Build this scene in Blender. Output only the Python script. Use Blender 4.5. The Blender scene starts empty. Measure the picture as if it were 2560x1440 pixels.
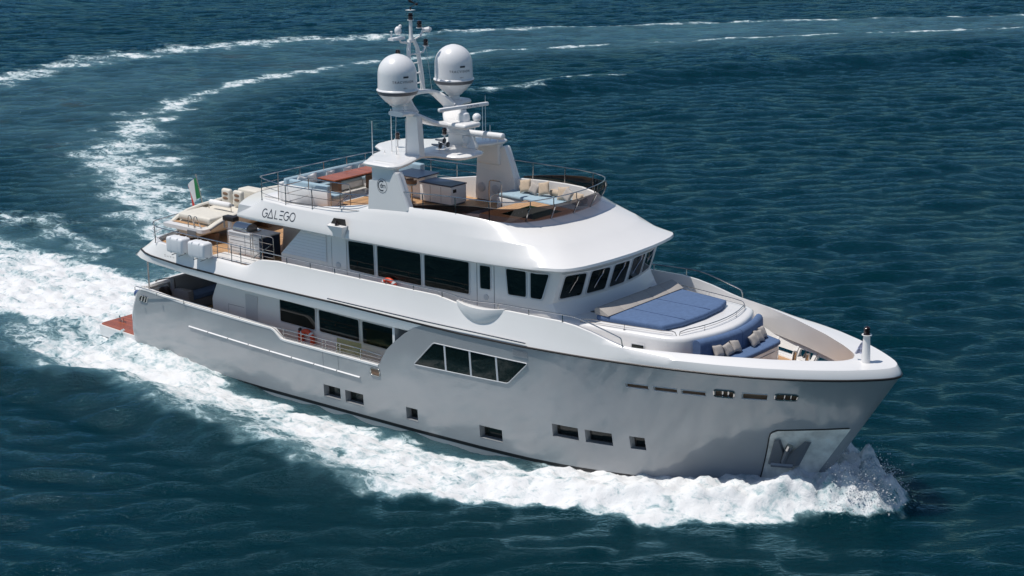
import bpy, bmesh, math, random
import numpy as np
from mathutils import Vector, Matrix
C = bpy.context
S = C.scene
COL = S.collection
PI = math.pi
random.seed(7)
RNG = np.random.default_rng(11)

# ---------------------------------------------------------------- camera
cam_d = bpy.data.cameras.new('camera')
cam = bpy.data.objects.new('camera', cam_d)
COL.objects.link(cam)
_az, _pi, _ro = (0.888509, 0.270488, -0.008563)
_f = Vector((-math.cos(_az) * math.cos(_pi), math.sin(_az) * math.cos(_pi), -math.sin(_pi)))
_r = _f.cross(Vector((0, 0, 1))).normalized()
_u = _r.cross(_f)
_r2 = math.cos(_ro) * _r + math.sin(_ro) * _u
_u2 = -math.sin(_ro) * _r + math.cos(_ro) * _u
_m = Matrix((_r2, _u2, -_f)).transposed().to_4x4()
_m.translation = Vector((55.5761, -45.5632, 20.7241))
cam.matrix_world = _m
cam_d.sensor_width = 36.0
cam_d.lens = 63.4044
cam_d.clip_start = 0.5
cam_d.clip_end = 30000
S.camera = cam

# ---------------------------------------------------------------- light
SUN = Vector((-0.28, -0.25, 0.927)).normalized()      # direction towards the sun
elev = math.asin(SUN.z)
W = bpy.data.worlds.new('World')
S.world = W
W.use_nodes = True
nt = W.node_tree
bg = nt.nodes['Background']
sky = nt.nodes.new('ShaderNodeTexSky')
sky.sky_type = 'NISHITA'
sky.sun_disc = False
sky.sun_elevation = elev
sky.sun_rotation = math.atan2(SUN.x, SUN.y)
sky.altitude = 10
sky.dust_density = 0.2
sky.ozone_density = 2.0
nt.links.new(sky.outputs[0], bg.inputs[0])
bg.inputs[1].default_value = 0.09
sd = bpy.data.lights.new('sun', 'SUN')
sd.energy = 4.25
sd.angle = math.radians(0.5)
sd.color = (1.0, 0.95, 0.88)
so = bpy.data.objects.new('sun', sd)
COL.objects.link(so)
so.rotation_euler = (-SUN).to_track_quat('-Z', 'Y').to_euler()
so.location = (0, 0, 60)
vs = S.view_settings
vs.view_transform = 'Standard'
vs.look = 'None'
vs.exposure = -0.16
vs.gamma = 1.0
vs.use_curve_mapping = False

# ---------------------------------------------------------------- materials
def mat(name, col, rough=0.5, metal=0.0, coat=0.0, spec=0.5, noise=None, bump=None, trans=0.0, alpha=1.0):
    m = bpy.data.materials.new(name)
    m.use_nodes = True
    n = m.node_tree
    p = n.nodes['Principled BSDF']
    p.inputs['Base Color'].default_value = (*col, 1)
    p.inputs['Roughness'].default_value = rough
    p.inputs['Metallic'].default_value = metal
    p.inputs['Coat Weight'].default_value = coat
    p.inputs['Coat Roughness'].default_value = 0.05
    p.inputs['Specular IOR Level'].default_value = spec
    p.inputs['Transmission Weight'].default_value = trans
    p.inputs['Alpha'].default_value = alpha
    co = n.nodes.new('ShaderNodeTexCoord')
    if noise:
        sc, amt = noise
        t = n.nodes.new('ShaderNodeTexNoise')
        t.inputs['Scale'].default_value = sc
        t.inputs['Detail'].default_value = 4
        n.links.new(co.outputs['Object'], t.inputs['Vector'])
        r = n.nodes.new('ShaderNodeMapRange')
        r.inputs[1].default_value = 0.3
        r.inputs[2].default_value = 0.7
        r.inputs[3].default_value = 1 - amt
        r.inputs[4].default_value = 1 + amt
        n.links.new(t.outputs['Fac'], r.inputs[0])
        mx = n.nodes.new('ShaderNodeVectorMath')
        mx.operation = 'SCALE'
        mx.inputs[0].default_value = col
        n.links.new(r.outputs[0], mx.inputs['Scale'])
        n.links.new(mx.outputs[0], p.inputs['Base Color'])
    if bump:
        sc, st, di = bump
        t = n.nodes.new('ShaderNodeTexNoise')
        t.inputs['Scale'].default_value = sc
        t.inputs['Detail'].default_value = 3
        n.links.new(co.outputs['Object'], t.inputs['Vector'])
        b = n.nodes.new('ShaderNodeBump')
        b.inputs['Strength'].default_value = st
        b.inputs['Distance'].default_value = di
        n.links.new(t.outputs['Fac'], b.inputs['Height'])
        n.links.new(b.outputs[0], p.inputs['Normal'])
    return m

def planks(name, col, width, axis, seam=(0.03, 0.025, 0.02), rough=0.55, var=0.25):
    """planks running along the other axis; axis = coordinate across the planks (0 = X, 1 = Y)"""
    m = bpy.data.materials.new(name)
    m.use_nodes = True
    n = m.node_tree
    L = n.links.new
    p = n.nodes['Principled BSDF']
    p.inputs['Roughness'].default_value = rough
    co = n.nodes.new('ShaderNodeTexCoord')
    sx = n.nodes.new('ShaderNodeSeparateXYZ')
    L(co.outputs['Object'], sx.inputs[0])
    d = n.nodes.new('ShaderNodeMath'); d.operation = 'DIVIDE'; d.inputs[1].default_value = width
    L(sx.outputs[axis], d.inputs[0])
    fl = n.nodes.new('ShaderNodeMath'); fl.operation = 'FLOOR'; L(d.outputs[0], fl.inputs[0])
    fr = n.nodes.new('ShaderNodeMath'); fr.operation = 'FRACT'; L(d.outputs[0], fr.inputs[0])
    wn = n.nodes.new('ShaderNodeTexWhiteNoise'); wn.noise_dimensions = '1D'; L(fl.outputs[0], wn.inputs['W'])
    gn = n.nodes.new('ShaderNodeTexNoise'); gn.inputs['Scale'].default_value = 3.0
    mp = n.nodes.new('ShaderNodeMapping')
    mp.inputs['Scale'].default_value = (8, 1, 1) if axis == 0 else (1, 8, 1)
    L(co.outputs['Object'], mp.inputs[0]); L(mp.outputs[0], gn.inputs['Vector'])
    ad = n.nodes.new('ShaderNodeMath'); ad.operation = 'ADD'
    L(wn.outputs['Value'], ad.inputs[0]); L(gn.outputs['Fac'], ad.inputs[1])
    mr = n.nodes.new('ShaderNodeMapRange')
    mr.inputs[1].default_value = 0.2; mr.inputs[2].default_value = 1.5
    mr.inputs[3].default_value = 1 - var; mr.inputs[4].default_value = 1 + var
    L(ad.outputs[0], mr.inputs[0])
    sc = n.nodes.new('ShaderNodeVectorMath'); sc.operation = 'SCALE'; sc.inputs[0].default_value = col
    L(mr.outputs[0], sc.inputs['Scale'])
    lt = n.nodes.new('ShaderNodeMath'); lt.operation = 'LESS_THAN'; lt.inputs[1].default_value = 0.10
    L(fr.outputs[0], lt.inputs[0])
    mx = n.nodes.new('ShaderNodeMix'); mx.data_type = 'RGBA'
    L(lt.outputs[0], mx.inputs['Factor']); L(sc.outputs[0], mx.inputs['A'])
    mx.inputs['B'].default_value = (*seam, 1)
    L(mx.outputs['Result'], p.inputs['Base Color'])
    return m

M = {}
M['white'] = mat('white_gelcoat', (0.81, 0.797, 0.785), 0.25, coat=0.3, noise=(0.6, 0.02))
M['deckwhite'] = mat('white_nonskid', (0.72, 0.715, 0.71), 0.6, noise=(2.0, 0.03))
M['hull'] = mat('grey_hull_paint', (0.352, 0.364, 0.376), 0.17, coat=0.85, spec=0.6, noise=(0.9, 0.04), bump=(1.3, 0.22, 0.06))
M['black'] = mat('black_rubber', (0.015, 0.012, 0.012), 0.4)
M['boot'] = mat('black_boot_stripe', (0.012, 0.012, 0.014), 0.3)
M['glass'] = mat('dark_window_glass', (0.005, 0.010, 0.009), 0.02, spec=0.45)
M['frame'] = mat('window_frame', (0.55, 0.56, 0.58), 0.35)
M['steel'] = mat('polished_steel', (0.50, 0.48, 0.46), 0.14, metal=1.0)
M['dsteel'] = mat('dark_steel', (0.26, 0.27, 0.29), 0.35, metal=0.5)
M['teak'] = planks('teak_deck', (0.46, 0.27, 0.135), 0.075, 1)
M['teakx'] = planks('teak_planks_across', (0.46, 0.27, 0.135), 0.075, 0)
M['varnish'] = planks('varnished_teak', (0.34, 0.085, 0.03), 0.12, 1, seam=(0.16, 0.04, 0.02), rough=0.25)
M['blue'] = mat('navy_cushion_fabric', (0.085, 0.145, 0.275), 0.9, noise=(9, 0.10), bump=(4.5, 0.35, 0.03))
M['sky'] = mat('pale_blue_fabric', (0.32, 0.44, 0.52), 0.9, noise=(9, 0.07), bump=(5, 0.3, 0.025))
M['taupe'] = mat('taupe_fabric', (0.42, 0.385, 0.355), 0.9, noise=(40, 0.10), bump=(60, 0.3, 0.004))
M['beige'] = mat('beige_fabric', (0.50, 0.40, 0.30), 0.9, noise=(40, 0.10), bump=(60, 0.3, 0.004))
M['wfabric'] = mat('white_fabric', (0.78, 0.77, 0.76), 0.9, noise=(30, 0.06), bump=(60, 0.3, 0.004))
M['tarp'] = mat('grey_cover_cloth', (0.46, 0.41, 0.37), 0.75, noise=(3, 0.10))
M['navytop'] = mat('navy_worktop', (0.016, 0.03, 0.065), 0.35)
M['weave'] = mat('grey_weave', (0.20, 0.20, 0.21), 0.8, noise=(50, 0.25))
M['orange'] = mat('orange_lifebuoy', (0.68, 0.075, 0.03), 0.45)
M['plastic'] = mat('white_plastic', (0.76, 0.77, 0.79), 0.35, noise=(1.5, 0.03))
M['greyband'] = mat('grey_band', (0.12, 0.125, 0.14), 0.4)
M['letter'] = mat('dark_lettering', (0.035, 0.04, 0.055), 0.3)
M['turf'] = mat('green_turf', (0.035, 0.095, 0.03), 0.95, noise=(60, 0.3))
M['lamp'] = mat('dark_lamp_lens', (0.02, 0.008, 0.008), 0.12, coat=0.5)
M['bluecover'] = mat('blue_canvas', (0.03, 0.07, 0.20), 0.6)
M['brown'] = mat('brown_wood_and_slot_shade', (0.22, 0.13, 0.08), 0.6)  # plain brown wood; on the slot sheets it carries the shade inside
M['inter'] = mat('dark_interior', (0.02, 0.018, 0.016), 0.7)
M['creamvinyl'] = mat('cream_vinyl', (0.70, 0.66, 0.58), 0.5, noise=(6, 0.04))
M['white_gloss'] = mat('white_painted_metal', (0.78, 0.78, 0.79), 0.3, coat=0.2)

def tinted(name, col, tr):
    m = bpy.data.materials.new(name)
    m.use_nodes = True
    n = m.node_tree
    n.nodes.remove(n.nodes['Principled BSDF'])
    out = n.nodes['Material Output']
    t = n.nodes.new('ShaderNodeBsdfTransparent'); t.inputs[0].default_value = (*tr, 1)
    g = n.nodes.new('ShaderNodeBsdfGlossy'); g.inputs['Roughness'].default_value = 0.02
    g.inputs[0].default_value = (*col, 1)
    lw = n.nodes.new('ShaderNodeLayerWeight'); lw.inputs[0].default_value = .5
    pw = n.nodes.new('ShaderNodeMath'); pw.operation = 'POWER'; pw.inputs[1].default_value = 4.0; n.links.new(lw.outputs['Facing'], pw.inputs[0])
    fz = n.nodes.new('ShaderNodeMath'); fz.operation = 'MULTIPLY_ADD'; fz.inputs[1].default_value = .8; fz.inputs[2].default_value = .04; n.links.new(pw.outputs[0], fz.inputs[0])
    mx = n.nodes.new('ShaderNodeMixShader')
    n.links.new(fz.outputs[0], mx.inputs[0]); n.links.new(t.outputs[0], mx.inputs[1]); n.links.new(g.outputs[0], mx.inputs[2])
    n.links.new(mx.outputs[0], out.inputs[0])
    return m
M['tint'] = tinted('smoked_screen', (1, 1, 1), (0.10, 0.08, 0.085))
M['amber'] = tinted('yellowed_vinyl_sheet', (1, 1, 1), (0.80, 0.80, 0.60))

# ---------------------------------------------------------------- mesh helpers
class MB:
    def __init__(s):
        s.v = []; s.f = []
    def add(s, vs, fs):
        o = len(s.v)
        s.v += [tuple(map(float, p)) for p in vs]
        s.f += [tuple(i + o for i in f) for f in fs]
        return s
    def grid(s, P, flip=False, closed=False, skip=None):
        n = len(P); m = len(P[0]); vs = [p for r in P for p in r]; fs = []
        for i in range(n - 1):
            for j in range(m if closed else m - 1):
                if skip and skip(i, j): continue
                k = (j + 1) % m
                q = (i * m + j, (i + 1) * m + j, (i + 1) * m + k, i * m + k)
                fs.append(q[::-1] if flip else q)
        return s.add(vs, fs)
    def box(s, x0, x1, y0, y1, z0, z1):
        v = [(x, y, z) for x in (x0, x1) for y in (y0, y1) for z in (z0, z1)]
        return s.add(v, [(0, 1, 3, 2), (4, 6, 7, 5), (0, 4, 5, 1), (2, 3, 7, 6), (0, 2, 6, 4), (1, 5, 7, 3)])
    def rbox(s, x0, x1, y0, y1, z0, z1, r=0.03, seg=2, R=None):
        bm = bmesh.new()
        bmesh.ops.create_cube(bm, size=1)
        for v in bm.verts:
            v.co = ((x0 + x1) / 2 + v.co.x * (x1 - x0), (y0 + y1) / 2 + v.co.y * (y1 - y0), (z0 + z1) / 2 + v.co.z * (z1 - z0))
        bmesh.ops.bevel(bm, geom=list(bm.edges), offset=min(r, .49 * min(x1 - x0, y1 - y0, z1 - z0)), segments=seg, affect='EDGES', profile=0.5)
        bm.verts.index_update()
        vs = [v.co.copy() for v in bm.verts]
        if R is not None: vs = [R @ v for v in vs]
        s.add(vs, [[v.index for v in f.verts] for f in bm.faces]); bm.free()
        return s
    def tube(s, pts, r, n=8, closed=False, caps=True):
        P = [Vector(p) for p in pts]; N = len(P); rings = []
        up = None
        for i in range(N):
            if closed: t = (P[(i + 1) % N] - P[i - 1])
            else: t = P[min(i + 1, N - 1)] - P[max(i - 1, 0)]
            if t.length < 1e-9: t = Vector((0, 0, 1))
            t.normalize()
            if up is None:
                a = Vector((0, 0, 1)) if abs(t.z) < .9 else Vector((1, 0, 0))
                up = (a - t * a.dot(t)).normalized()
            else:
                up = (up - t * up.dot(t)).normalized()
            b = t.cross(up)
            rr = r[i] if isinstance(r, (list, tuple)) else r
            rings.append([P[i] + (up * math.cos(2 * PI * k / n) + b * math.sin(2 * PI * k / n)) * rr for k in range(n)])
        if closed: rings.append(rings[0])
        s.grid(rings, closed=True)
        if caps and not closed:
            o = len(s.v) - N * n
            s.f.append(tuple(o + k for k in range(n))[::-1])
            s.f.append(tuple(o + (N - 1) * n + k for k in range(n)))
        return s
    def lathe(s, prof, c, n=24, R=None):
        rings = []
        for r, z in prof:
            ring = [Vector((r * math.cos(2 * PI * k / n), r * math.sin(2 * PI * k / n), z)) for k in range(n)]
            if R is not None: ring = [R @ p for p in ring]
            rings.append([p + Vector(c) for p in ring])
        return s.grid(rings, closed=True, flip=True)
    def prism(s, poly, d):
        """poly: list of 3-D points (planar), d: extrusion vector"""
        n = len(poly); d = Vector(d)
        a = [Vector(p) for p in poly]; b = [p + d for p in a]
        return s.add(a + b, [tuple(range(n))[::-1], tuple(range(n, 2 * n))] + [(i, (i + 1) % n, n + (i + 1) % n, n + i) for i in range(n)])
    def ball(s, c, r, n=10, sc=(1, 1, 1)):
        prof = [(max(math.sin(PI * k / n), 1e-4) * r, -math.cos(PI * k / n) * r) for k in range(n + 1)]
        rings = [[(c[0] + sc[0] * a * math.cos(2 * PI * k / (2 * n)), c[1] + sc[1] * a * math.sin(2 * PI * k / (2 * n)), c[2] + sc[2] * z) for k in range(2 * n)] for a, z in prof]
        return s.grid(rings, closed=True, flip=True)
    def mirror(s):
        n = len(s.v)
        s.v += [(x, -y, z) for x, y, z in s.v]
        s.f += [tuple(i + n for i in f)[::-1] for f in s.f]
        return s
    def build(s, name, m, parent=None, ang=35, merge=True, loc=None):
        me = bpy.data.meshes.new(name)
        bm = bmesh.new()
        vv = [bm.verts.new(p) for p in s.v]
        for f in s.f:
            try: bm.faces.new([vv[i] for i in f])
            except ValueError: pass
        if merge: bmesh.ops.remove_doubles(bm, verts=bm.verts, dist=1e-5)
        bmesh.ops.recalc_face_normals(bm, faces=bm.faces)
        a = math.radians(ang)
        for f in bm.faces: f.smooth = True
        for e in bm.edges:
            e.smooth = len(e.link_faces) == 2 and e.calc_face_angle(0) < a
        bm.to_mesh(me); bm.free()
        if loc is not None:
            me.transform(Matrix.Translation(-Vector(loc)))
        o = bpy.data.objects.new(name, me)
        COL.objects.link(o)
        if loc is not None: o.location = loc
        me.materials.append(m)
        if parent: o.parent = parent
        return o

def tag(o, label, cat, group=None):
    o['label'] = label; o['category'] = cat
    if group: o['group'] = group
    return o
def thing(name, loc, label, cat, group=None, rot=(0, 0, 0)):
    o = bpy.data.objects.new(name, None)
    COL.objects.link(o)
    o.location = loc; o.rotation_euler = rot; o.empty_display_size = 0.2
    return tag(o, label, cat, group)
def tab(t):
    a = np.array(t, float)
    return lambda x: np.interp(x, a[:, 0], a[:, 1])
def sstep(a, b, x):
    t = np.clip((np.asarray(x, float) - a) / (b - a), 0, 1)
    return t * t * (3 - 2 * t)
def round_poly(pts, r, n=4):
    """round the corners of a 2-D polygon"""
    out = []
    N = len(pts)
    for i in range(N):
        p = Vector(pts[i]); a = Vector(pts[i - 1]); b = Vector(pts[(i + 1) % N])
        rr = min(r, .45 * (a - p).length, .45 * (b - p).length)
        s = p + (a - p).normalized() * rr; e = p + (b - p).normalized() * rr
        for k in range(n + 1):
            t = k / n
            out.append(tuple(s * (1 - t) ** 2 + p * 2 * t * (1 - t) + e * t * t))
    return out
def smooth_path(pts, it=2):
    P = [Vector(p) for p in pts]
    for _ in range(it):
        Q = [P[0]]
        for a, b in zip(P[:-1], P[1:]):
            Q += [a * .75 + b * .25, a * .25 + b * .75]
        P = Q + [P[-1]]
    return P
def noise2(x, y, seed=0):
    """gradient noise, vectorised"""
    r = np.random.default_rng(seed)
    g = r.uniform(0, 2 * PI, 4096)
    xi = np.floor(x).astype(int); yi = np.floor(y).astype(int)
    xf = x - xi; yf = y - yi
    u = xf * xf * xf * (xf * (xf * 6 - 15) + 10); v = yf * yf * yf * (yf * (yf * 6 - 15) + 10)
    def gr(i, j, dx, dy):
        a = g[((xi + i) * 73856093 ^ (yi + j) * 19349663) & 4095]
        return np.cos(a) * dx + np.sin(a) * dy
    n0 = gr(0, 0, xf, yf) * (1 - u) + gr(1, 0, xf - 1, yf) * u
    n1 = gr(0, 1, xf, yf - 1) * (1 - u) + gr(1, 1, xf - 1, yf - 1) * u
    return (n0 * (1 - v) + n1 * v) * 1.4
def fbm(x, y, oct=4, seed=0, gain=.5):
    o = 0; a = 1.0; t = 0
    for k in range(oct):
        o = o + a * noise2(x * 2 ** k, y * 2 ** k, seed + k); t += a; a *= gain
    return o / t

# ---------------------------------------------------------------- hull form
YK = tab([(2, 3.38), (2.9, 3.45), (6, 3.64), (9, 3.72), (19.5, 3.72), (21.8, 3.70), (23, 3.66), (24.1, 3.60), (25.2, 3.50), (26.2, 3.37), (27.4, 3.13), (28.65, 2.81), (29.8, 2.40), (30.8, 1.90), (31.4, 1.54), (32, 1.13), (32.5, .72), (32.8, .44), (32.95, .2), (33, 0)])
YW = tab([(2, 3.2), (6, 3.48), (10, 3.58), (17, 3.52), (20, 3.42), (22, 3.28), (23.5, 3.04), (25, 2.62), (26.8, 1.98), (28, 1.55), (29.2, 1.12), (30.4, .74), (31.6, .38), (33, 0)])
ZK = tab([(2, 4.08), (2.9, 4.08), (6, 3.97), (9, 3.95), (14, 3.95), (18, 3.9), (19.4, 3.89), (21.8, 3.93), (24.1, 4.0), (26.2, 4.07), (28.6, 4.12), (30.8, 4.15), (32, 4.17), (33, 4.2)])
XA = tab([(-1, 2.3), (.8, 2.06), (1.26, 2.1), (1.68, 2.2), (2.27, 2.5), (2.62, 2.9), (4.2, 3.0)])
def XS(z): return 30.35 + z * np.where(np.asarray(z) > 0, .631, .45)
def smoothtab(f, c, w=.5):
    return (f(c - w) + 2 * f(c) + f(c + w)) / 4 if np.ndim(c) == 0 else (f(c - w) + 2 * f(c) + f(c + w)) / 4
def hull(c, z):
    c = np.asarray(c, float); z = np.asarray(z, float)
    X = np.where(c > 26, 26 + (c - 26) / 7 * (XS(z) - 26), np.where(c < 6, 6 - (6 - c) / 4 * (6 - XA(z)), c))
    t = np.clip(z / ZK(c), -.3, 1.2); p = 1 + .35 * np.clip((c - 20) / 10, 0, 1)
    w = np.where(c > 31.5, 0.001, .5)
    yw = (YW(c - w) + 2 * YW(c) + YW(np.minimum(c + w, 33))) / 4
    yk = (YK(c - w) + 2 * YK(c) + YK(np.minimum(c + w, 33))) / 4
    Y = yw + (yk - yw) * np.sign(t) * np.abs(t) ** p
    Y = Y - .35 * np.clip(1 - (c - 2) / .5, 0, 1) ** 2
    return X, np.maximum(Y, 0)
def HP(c, z, off=0.0, side=-1):
    """point on the hull skin, pushed out by off along y"""
    x, y = hull(c, z)
    return (float(x), side * (float(y) + off), float(z))

# ---------------------------------------------------------------- the sea
def axis(segs):
    out = [segs[0][0]]
    for a, b, d in segs:
        n = max(1, int(round((b - a) / d)))
        out += list(np.linspace(a, b, n + 1)[1:])
    return np.array(out)
gx = axis([(-9000, -900, 900), (-900, -200, 50), (-200, -90, 2), (-90, -45, .5), (-45, -12, .3), (-12, 16, .17), (16, 35, .11), (35, 45, .2), (45, 70, .5), (70, 200, 6), (200, 900, 50), (900, 9000, 900)])
gy = axis([(-9000, -900, 900), (-900, -120, 50), (-120, -45, 3), (-45, -25, .6), (-25, -9, .17), (-9, 5, .11), (5, 16, .2), (16, 70, .4), (70, 145, .6), (145, 240, 3), (240, 900, 50), (900, 9000, 900)])
X, Y = np.meshgrid(gx, gy, indexing='ij')
X = X.ravel(); Y = Y.ravel()
Z = np.zeros_like(X); DX = np.zeros_like(X); DY = np.zeros_like(X)
near = (np.abs(X) < 230) & (Y > -130) & (Y < 250)
xn = X[near]; yn = Y[near]
zz = np.zeros_like(xn); dxx = np.zeros_like(xn); dyy = np.zeros_like(xn)
wdir = math.radians(129)                    # the way the wind waves run
gust = 0.75 + 0.5 * sstep(-.35, .45, fbm(xn / 19, yn / 26, 3, 40))
for k in range(130):
    lam = 1.1 * (8.5 / 1.1) ** (RNG.random() ** 1.35)
    th = wdir + RNG.normal(0, .42)
    kk = 2 * PI / lam
    amp = 0.0049 * lam ** 0.82 * (0.6 + .8 * RNG.random()) * (0.30 if lam > 4.5 else .42 if lam > 2.4 else .9)
    ph = RNG.uniform(0, 2 * PI)
    a = kk * (math.cos(th) * xn + math.sin(th) * yn) + ph
    ga = gust if lam < 4 else 1.0
    zz += ga * amp * np.sin(a)
    q = .95 * amp * ga
    dxx += q * math.cos(th) * np.cos(a); dyy += q * math.sin(th) * np.cos(a)
fade = np.clip((230 - np.abs(xn)) / 60, 0, 1) * np.clip((250 - yn) / 60, 0, 1) * np.clip((yn + 130) / 60, 0, 1)
Z[near] = zz * fade; DX[near] = dxx * fade; DY[near] = dyy * fade

def poly_d(px, py, pts, w=None):
    """distance to a polyline and the interpolated value of w along it"""
    best = np.full(px.shape, 1e9); val = np.zeros(px.shape); sd = np.zeros(px.shape)
    for i in range(len(pts) - 1):
        ax, ay = pts[i][:2]; bx, by = pts[i + 1][:2]
        ex, ey = bx - ax, by - ay
        t = np.clip(((px - ax) * ex + (py - ay) * ey) / (ex * ex + ey * ey), 0, 1)
        d = np.hypot(px - ax - t * ex, py - ay - t * ey)
        s = np.sign(ex * (py - ay) - ey * (px - ax))
        k = d < best
        best = np.where(k, d, best); sd = np.where(k, s, sd)
        if w is not None: val = np.where(k, w[i] * (1 - t) + w[i + 1] * t, val)
    return best, val, sd

foam = np.zeros_like(X); aer = np.zeros_like(X); weed = np.zeros_like(X); calm = np.zeros_like(X)
# --- foam thrown off along both sides of the hull
outer = tab([(-14, 6.6), (-6, 6.2), (-2.3, 6.2), (.4, 6.8), (2.8, 7.0), (5.1, 6.3), (7.9, 6.6), (10.3, 6.9), (13.3, 7.1), (15.6, 7.2), (17.7, 7.8), (19.6, 7.6), (22.5, 6.6), (25.9, 5.9), (28, 5.5), (30.1, 3.9), (31.5, 2.4), (32.5, 1.3), (33.1, .3)])
AY = np.abs(Y)
inn = np.where(X > 2, hull(np.clip(X, 2, 33), 0 * X)[1], 3.0)
wob = .55 * fbm(X / 2.1, Y / 2.1, 4, 5) + .35 * fbm(X / .7, Y / .7, 3, 15)
out_y = outer(X) + wob * 1.2 + 1.3 * (1 - sstep(21, 26, X))
s_in = AY - inn
s_out = out_y - AY
side = sstep(0, .7, s_out) * (X < 33.4) * (X > -16)
frac = np.clip((AY - inn) / np.maximum(out_y - inn, .3), 0, 1)
midship = sstep(6.5, 10, X) * (1 - sstep(20.5, 24.5, X))
trough = midship * sstep(0, .25, frac) * 0 + midship * (1 - sstep(.06, .24, frac + .16 * fbm(X / 1.3, Y / .8, 3, 8)))
blot = fbm(X / 3.4, Y / 2.2, 4, 71)
dens = .99 - (.50 * sstep(0.36, 1.0, frac) + .03) * (1 - sstep(15, 24, X)) - .06 * (1 - sstep(2, 12, X)) - .22 * (1 - sstep(-12, 1, X)) - .06 * sstep(24, 28, X)
dens = dens + .30 * blot * (1 - .6 * sstep(22, 27, X))
f_side = side * dens * (1 - .80 * trough)
f_side = f_side * np.where(X < 2, sstep(-16, 2, X) * .9, 1)
foam = np.maximum(foam, f_side)
# --- boiling wash behind the stern
ws = 2.7 + .085 * np.clip(2 - X, 0, 60)
wash = (1 - sstep(ws - .6, ws + 1.6, AY + 1.2 * wob)) * (X < 2.3) * sstep(-38, -6, X)
foam = np.maximum(foam, wash * (1.0 + .30 * fbm(X / 2.6, Y / 1.6, 4, 72)))
aer = np.maximum(aer, (1 - sstep(ws, ws + 3, AY)) * (X < 3) * sstep(-60, -10, X) * .8)
aer = np.maximum(aer, side * .75)
# --- foam of the port side and the turning wake
def band(pts, wid, amp, n1=3.0, seed=20, soft=1.0):
    d, w, _ = poly_d(X, Y, pts, wid)
    dd = d + (1.3 * fbm(X / n1, Y / n1, 4, seed)) * np.minimum(w, 3.0)
    return amp * (1 - sstep(w * (1 - soft), w * 1.15, dd))
inner_arc = [(-9.5, 107), (-23, 90.8), (-33.5, 76), (-38.3, 68.7), (-41.9, 58.6), (-43.2, 51), (-43.2, 44.5), (-41.3, 38.1), (-38.7, 33), (-35.8, 28.6), (-31, 23.5), (-24, 18.5), (-16, 13.5), (-10.5, 9.5), (-3, 7.0)]
outer_arc = [(-13, 115), (-28.3, 99.9), (-40.8, 85.9), (-47.8, 77.5), (-52.1, 69.5), (-57.1, 61.9), (-60.5, 54), (-61.5, 44.6), (-59.5, 35.7), (-56, 27), (-50, 18)]
foam = np.maximum(foam, band(outer_arc, [.8, 1.0, 1.3, 2.0, 2.8, 3.4, 4.0, 4.2, 4.2, 4.0, 3.8], .74, 3.0, 21))
foam = np.maximum(foam, band(inner_arc, [.5, .7, .8, .9, 1.3, 1.5, 1.6, 2.0, 2.6, 3.4, 4.6, 5.2, 4.8, 3.8, 2.8], .77, 2.6, 22))
foam = np.maximum(foam, band([(-26, 45.5), (-26, 49), (-24.5, 50.5), (-23.4, 53), (-24, 56), (-23.8, 58.6), (-20.5, 62)], [.5, 1.6, 1.2, 1.4, .9, .8, .3], .66, 1.5, 23))
foam = np.maximum(foam, band([(-22, 6.8), (-18, 8.0), (-14, 6.5), (-10, 4.4)], [2.4, 2.6, 2.2, 1.4], .66, 1.8, 24))
d_in, _, s1 = poly_d(X, Y, inner_arc)
d_out, _, s2 = poly_d(X, Y, outer_arc)
between = ((s1 * s2) < 0)
between = np.where(between, 1.0, 0.0) * (X < 20)
b2 = between * sstep(0, 3, np.minimum(d_in, d_out)) * sstep(14, 24, Y)
aer = np.maximum(aer, np.maximum(.75 * np.exp(-(d_out / 6.0) ** 2) * (between > 0), .75 * np.exp(-(d_in / 4.5) ** 2)) * (Y > 5))
aer = np.maximum(aer, b2 * np.clip(.45 + .4 * fbm(X / 9, Y / 9, 3, 31) + .25 * sstep(60, 90, Y), 0, 1))
weed = b2 * sstep(.06, .42, fbm(X / 7.5 + .3 * Y / 7, Y / 5.0, 4, 33)) * .85
calm = np.maximum(calm, b2 * .65)
# --- wave forms made by the yacht
dd = AY - outer(X)
bow_side = sstep(-14, 0, X) * (1 - sstep(17, 23, X))
Z += .38 * bow_side * np.exp(-((dd - .3) / .9) ** 2) - .16 * bow_side * np.exp(-((dd - 2.6) / 1.3) ** 2)
d_r, _, _ = poly_d(X, Y, [(-27, 45), (-24, 52), (-23, 58), (-19.5, 65), (-14, 76), (-6, 90)])
Z += .55 * np.exp(-(d_r / 1.8) ** 2)
d_q, _, _ = poly_d(X, Y, [(-26, -5.5), (-12, -7.6), (0, -8.2), (9, -8.2), (16, -9.2)])
Z += .30 * np.exp(-(d_q / 1.1) ** 2) * (Y < 0)
Z -= .13 * midship * np.exp(-(s_in / 1.1) ** 2) * (s_in > -4)
Z += .28 * (1 - sstep(2.5, 6, AY)) * (X < 3) * sstep(-8, 0, X) * .9 * (1 - .8 * sstep(-1.6, .2, X))
Z += .40 * sstep(11.5, 4.5, X) * np.exp(-(np.maximum(s_in, 0) / 1.6) ** 2) * (X > 1.5) * (AY < 8)
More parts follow.
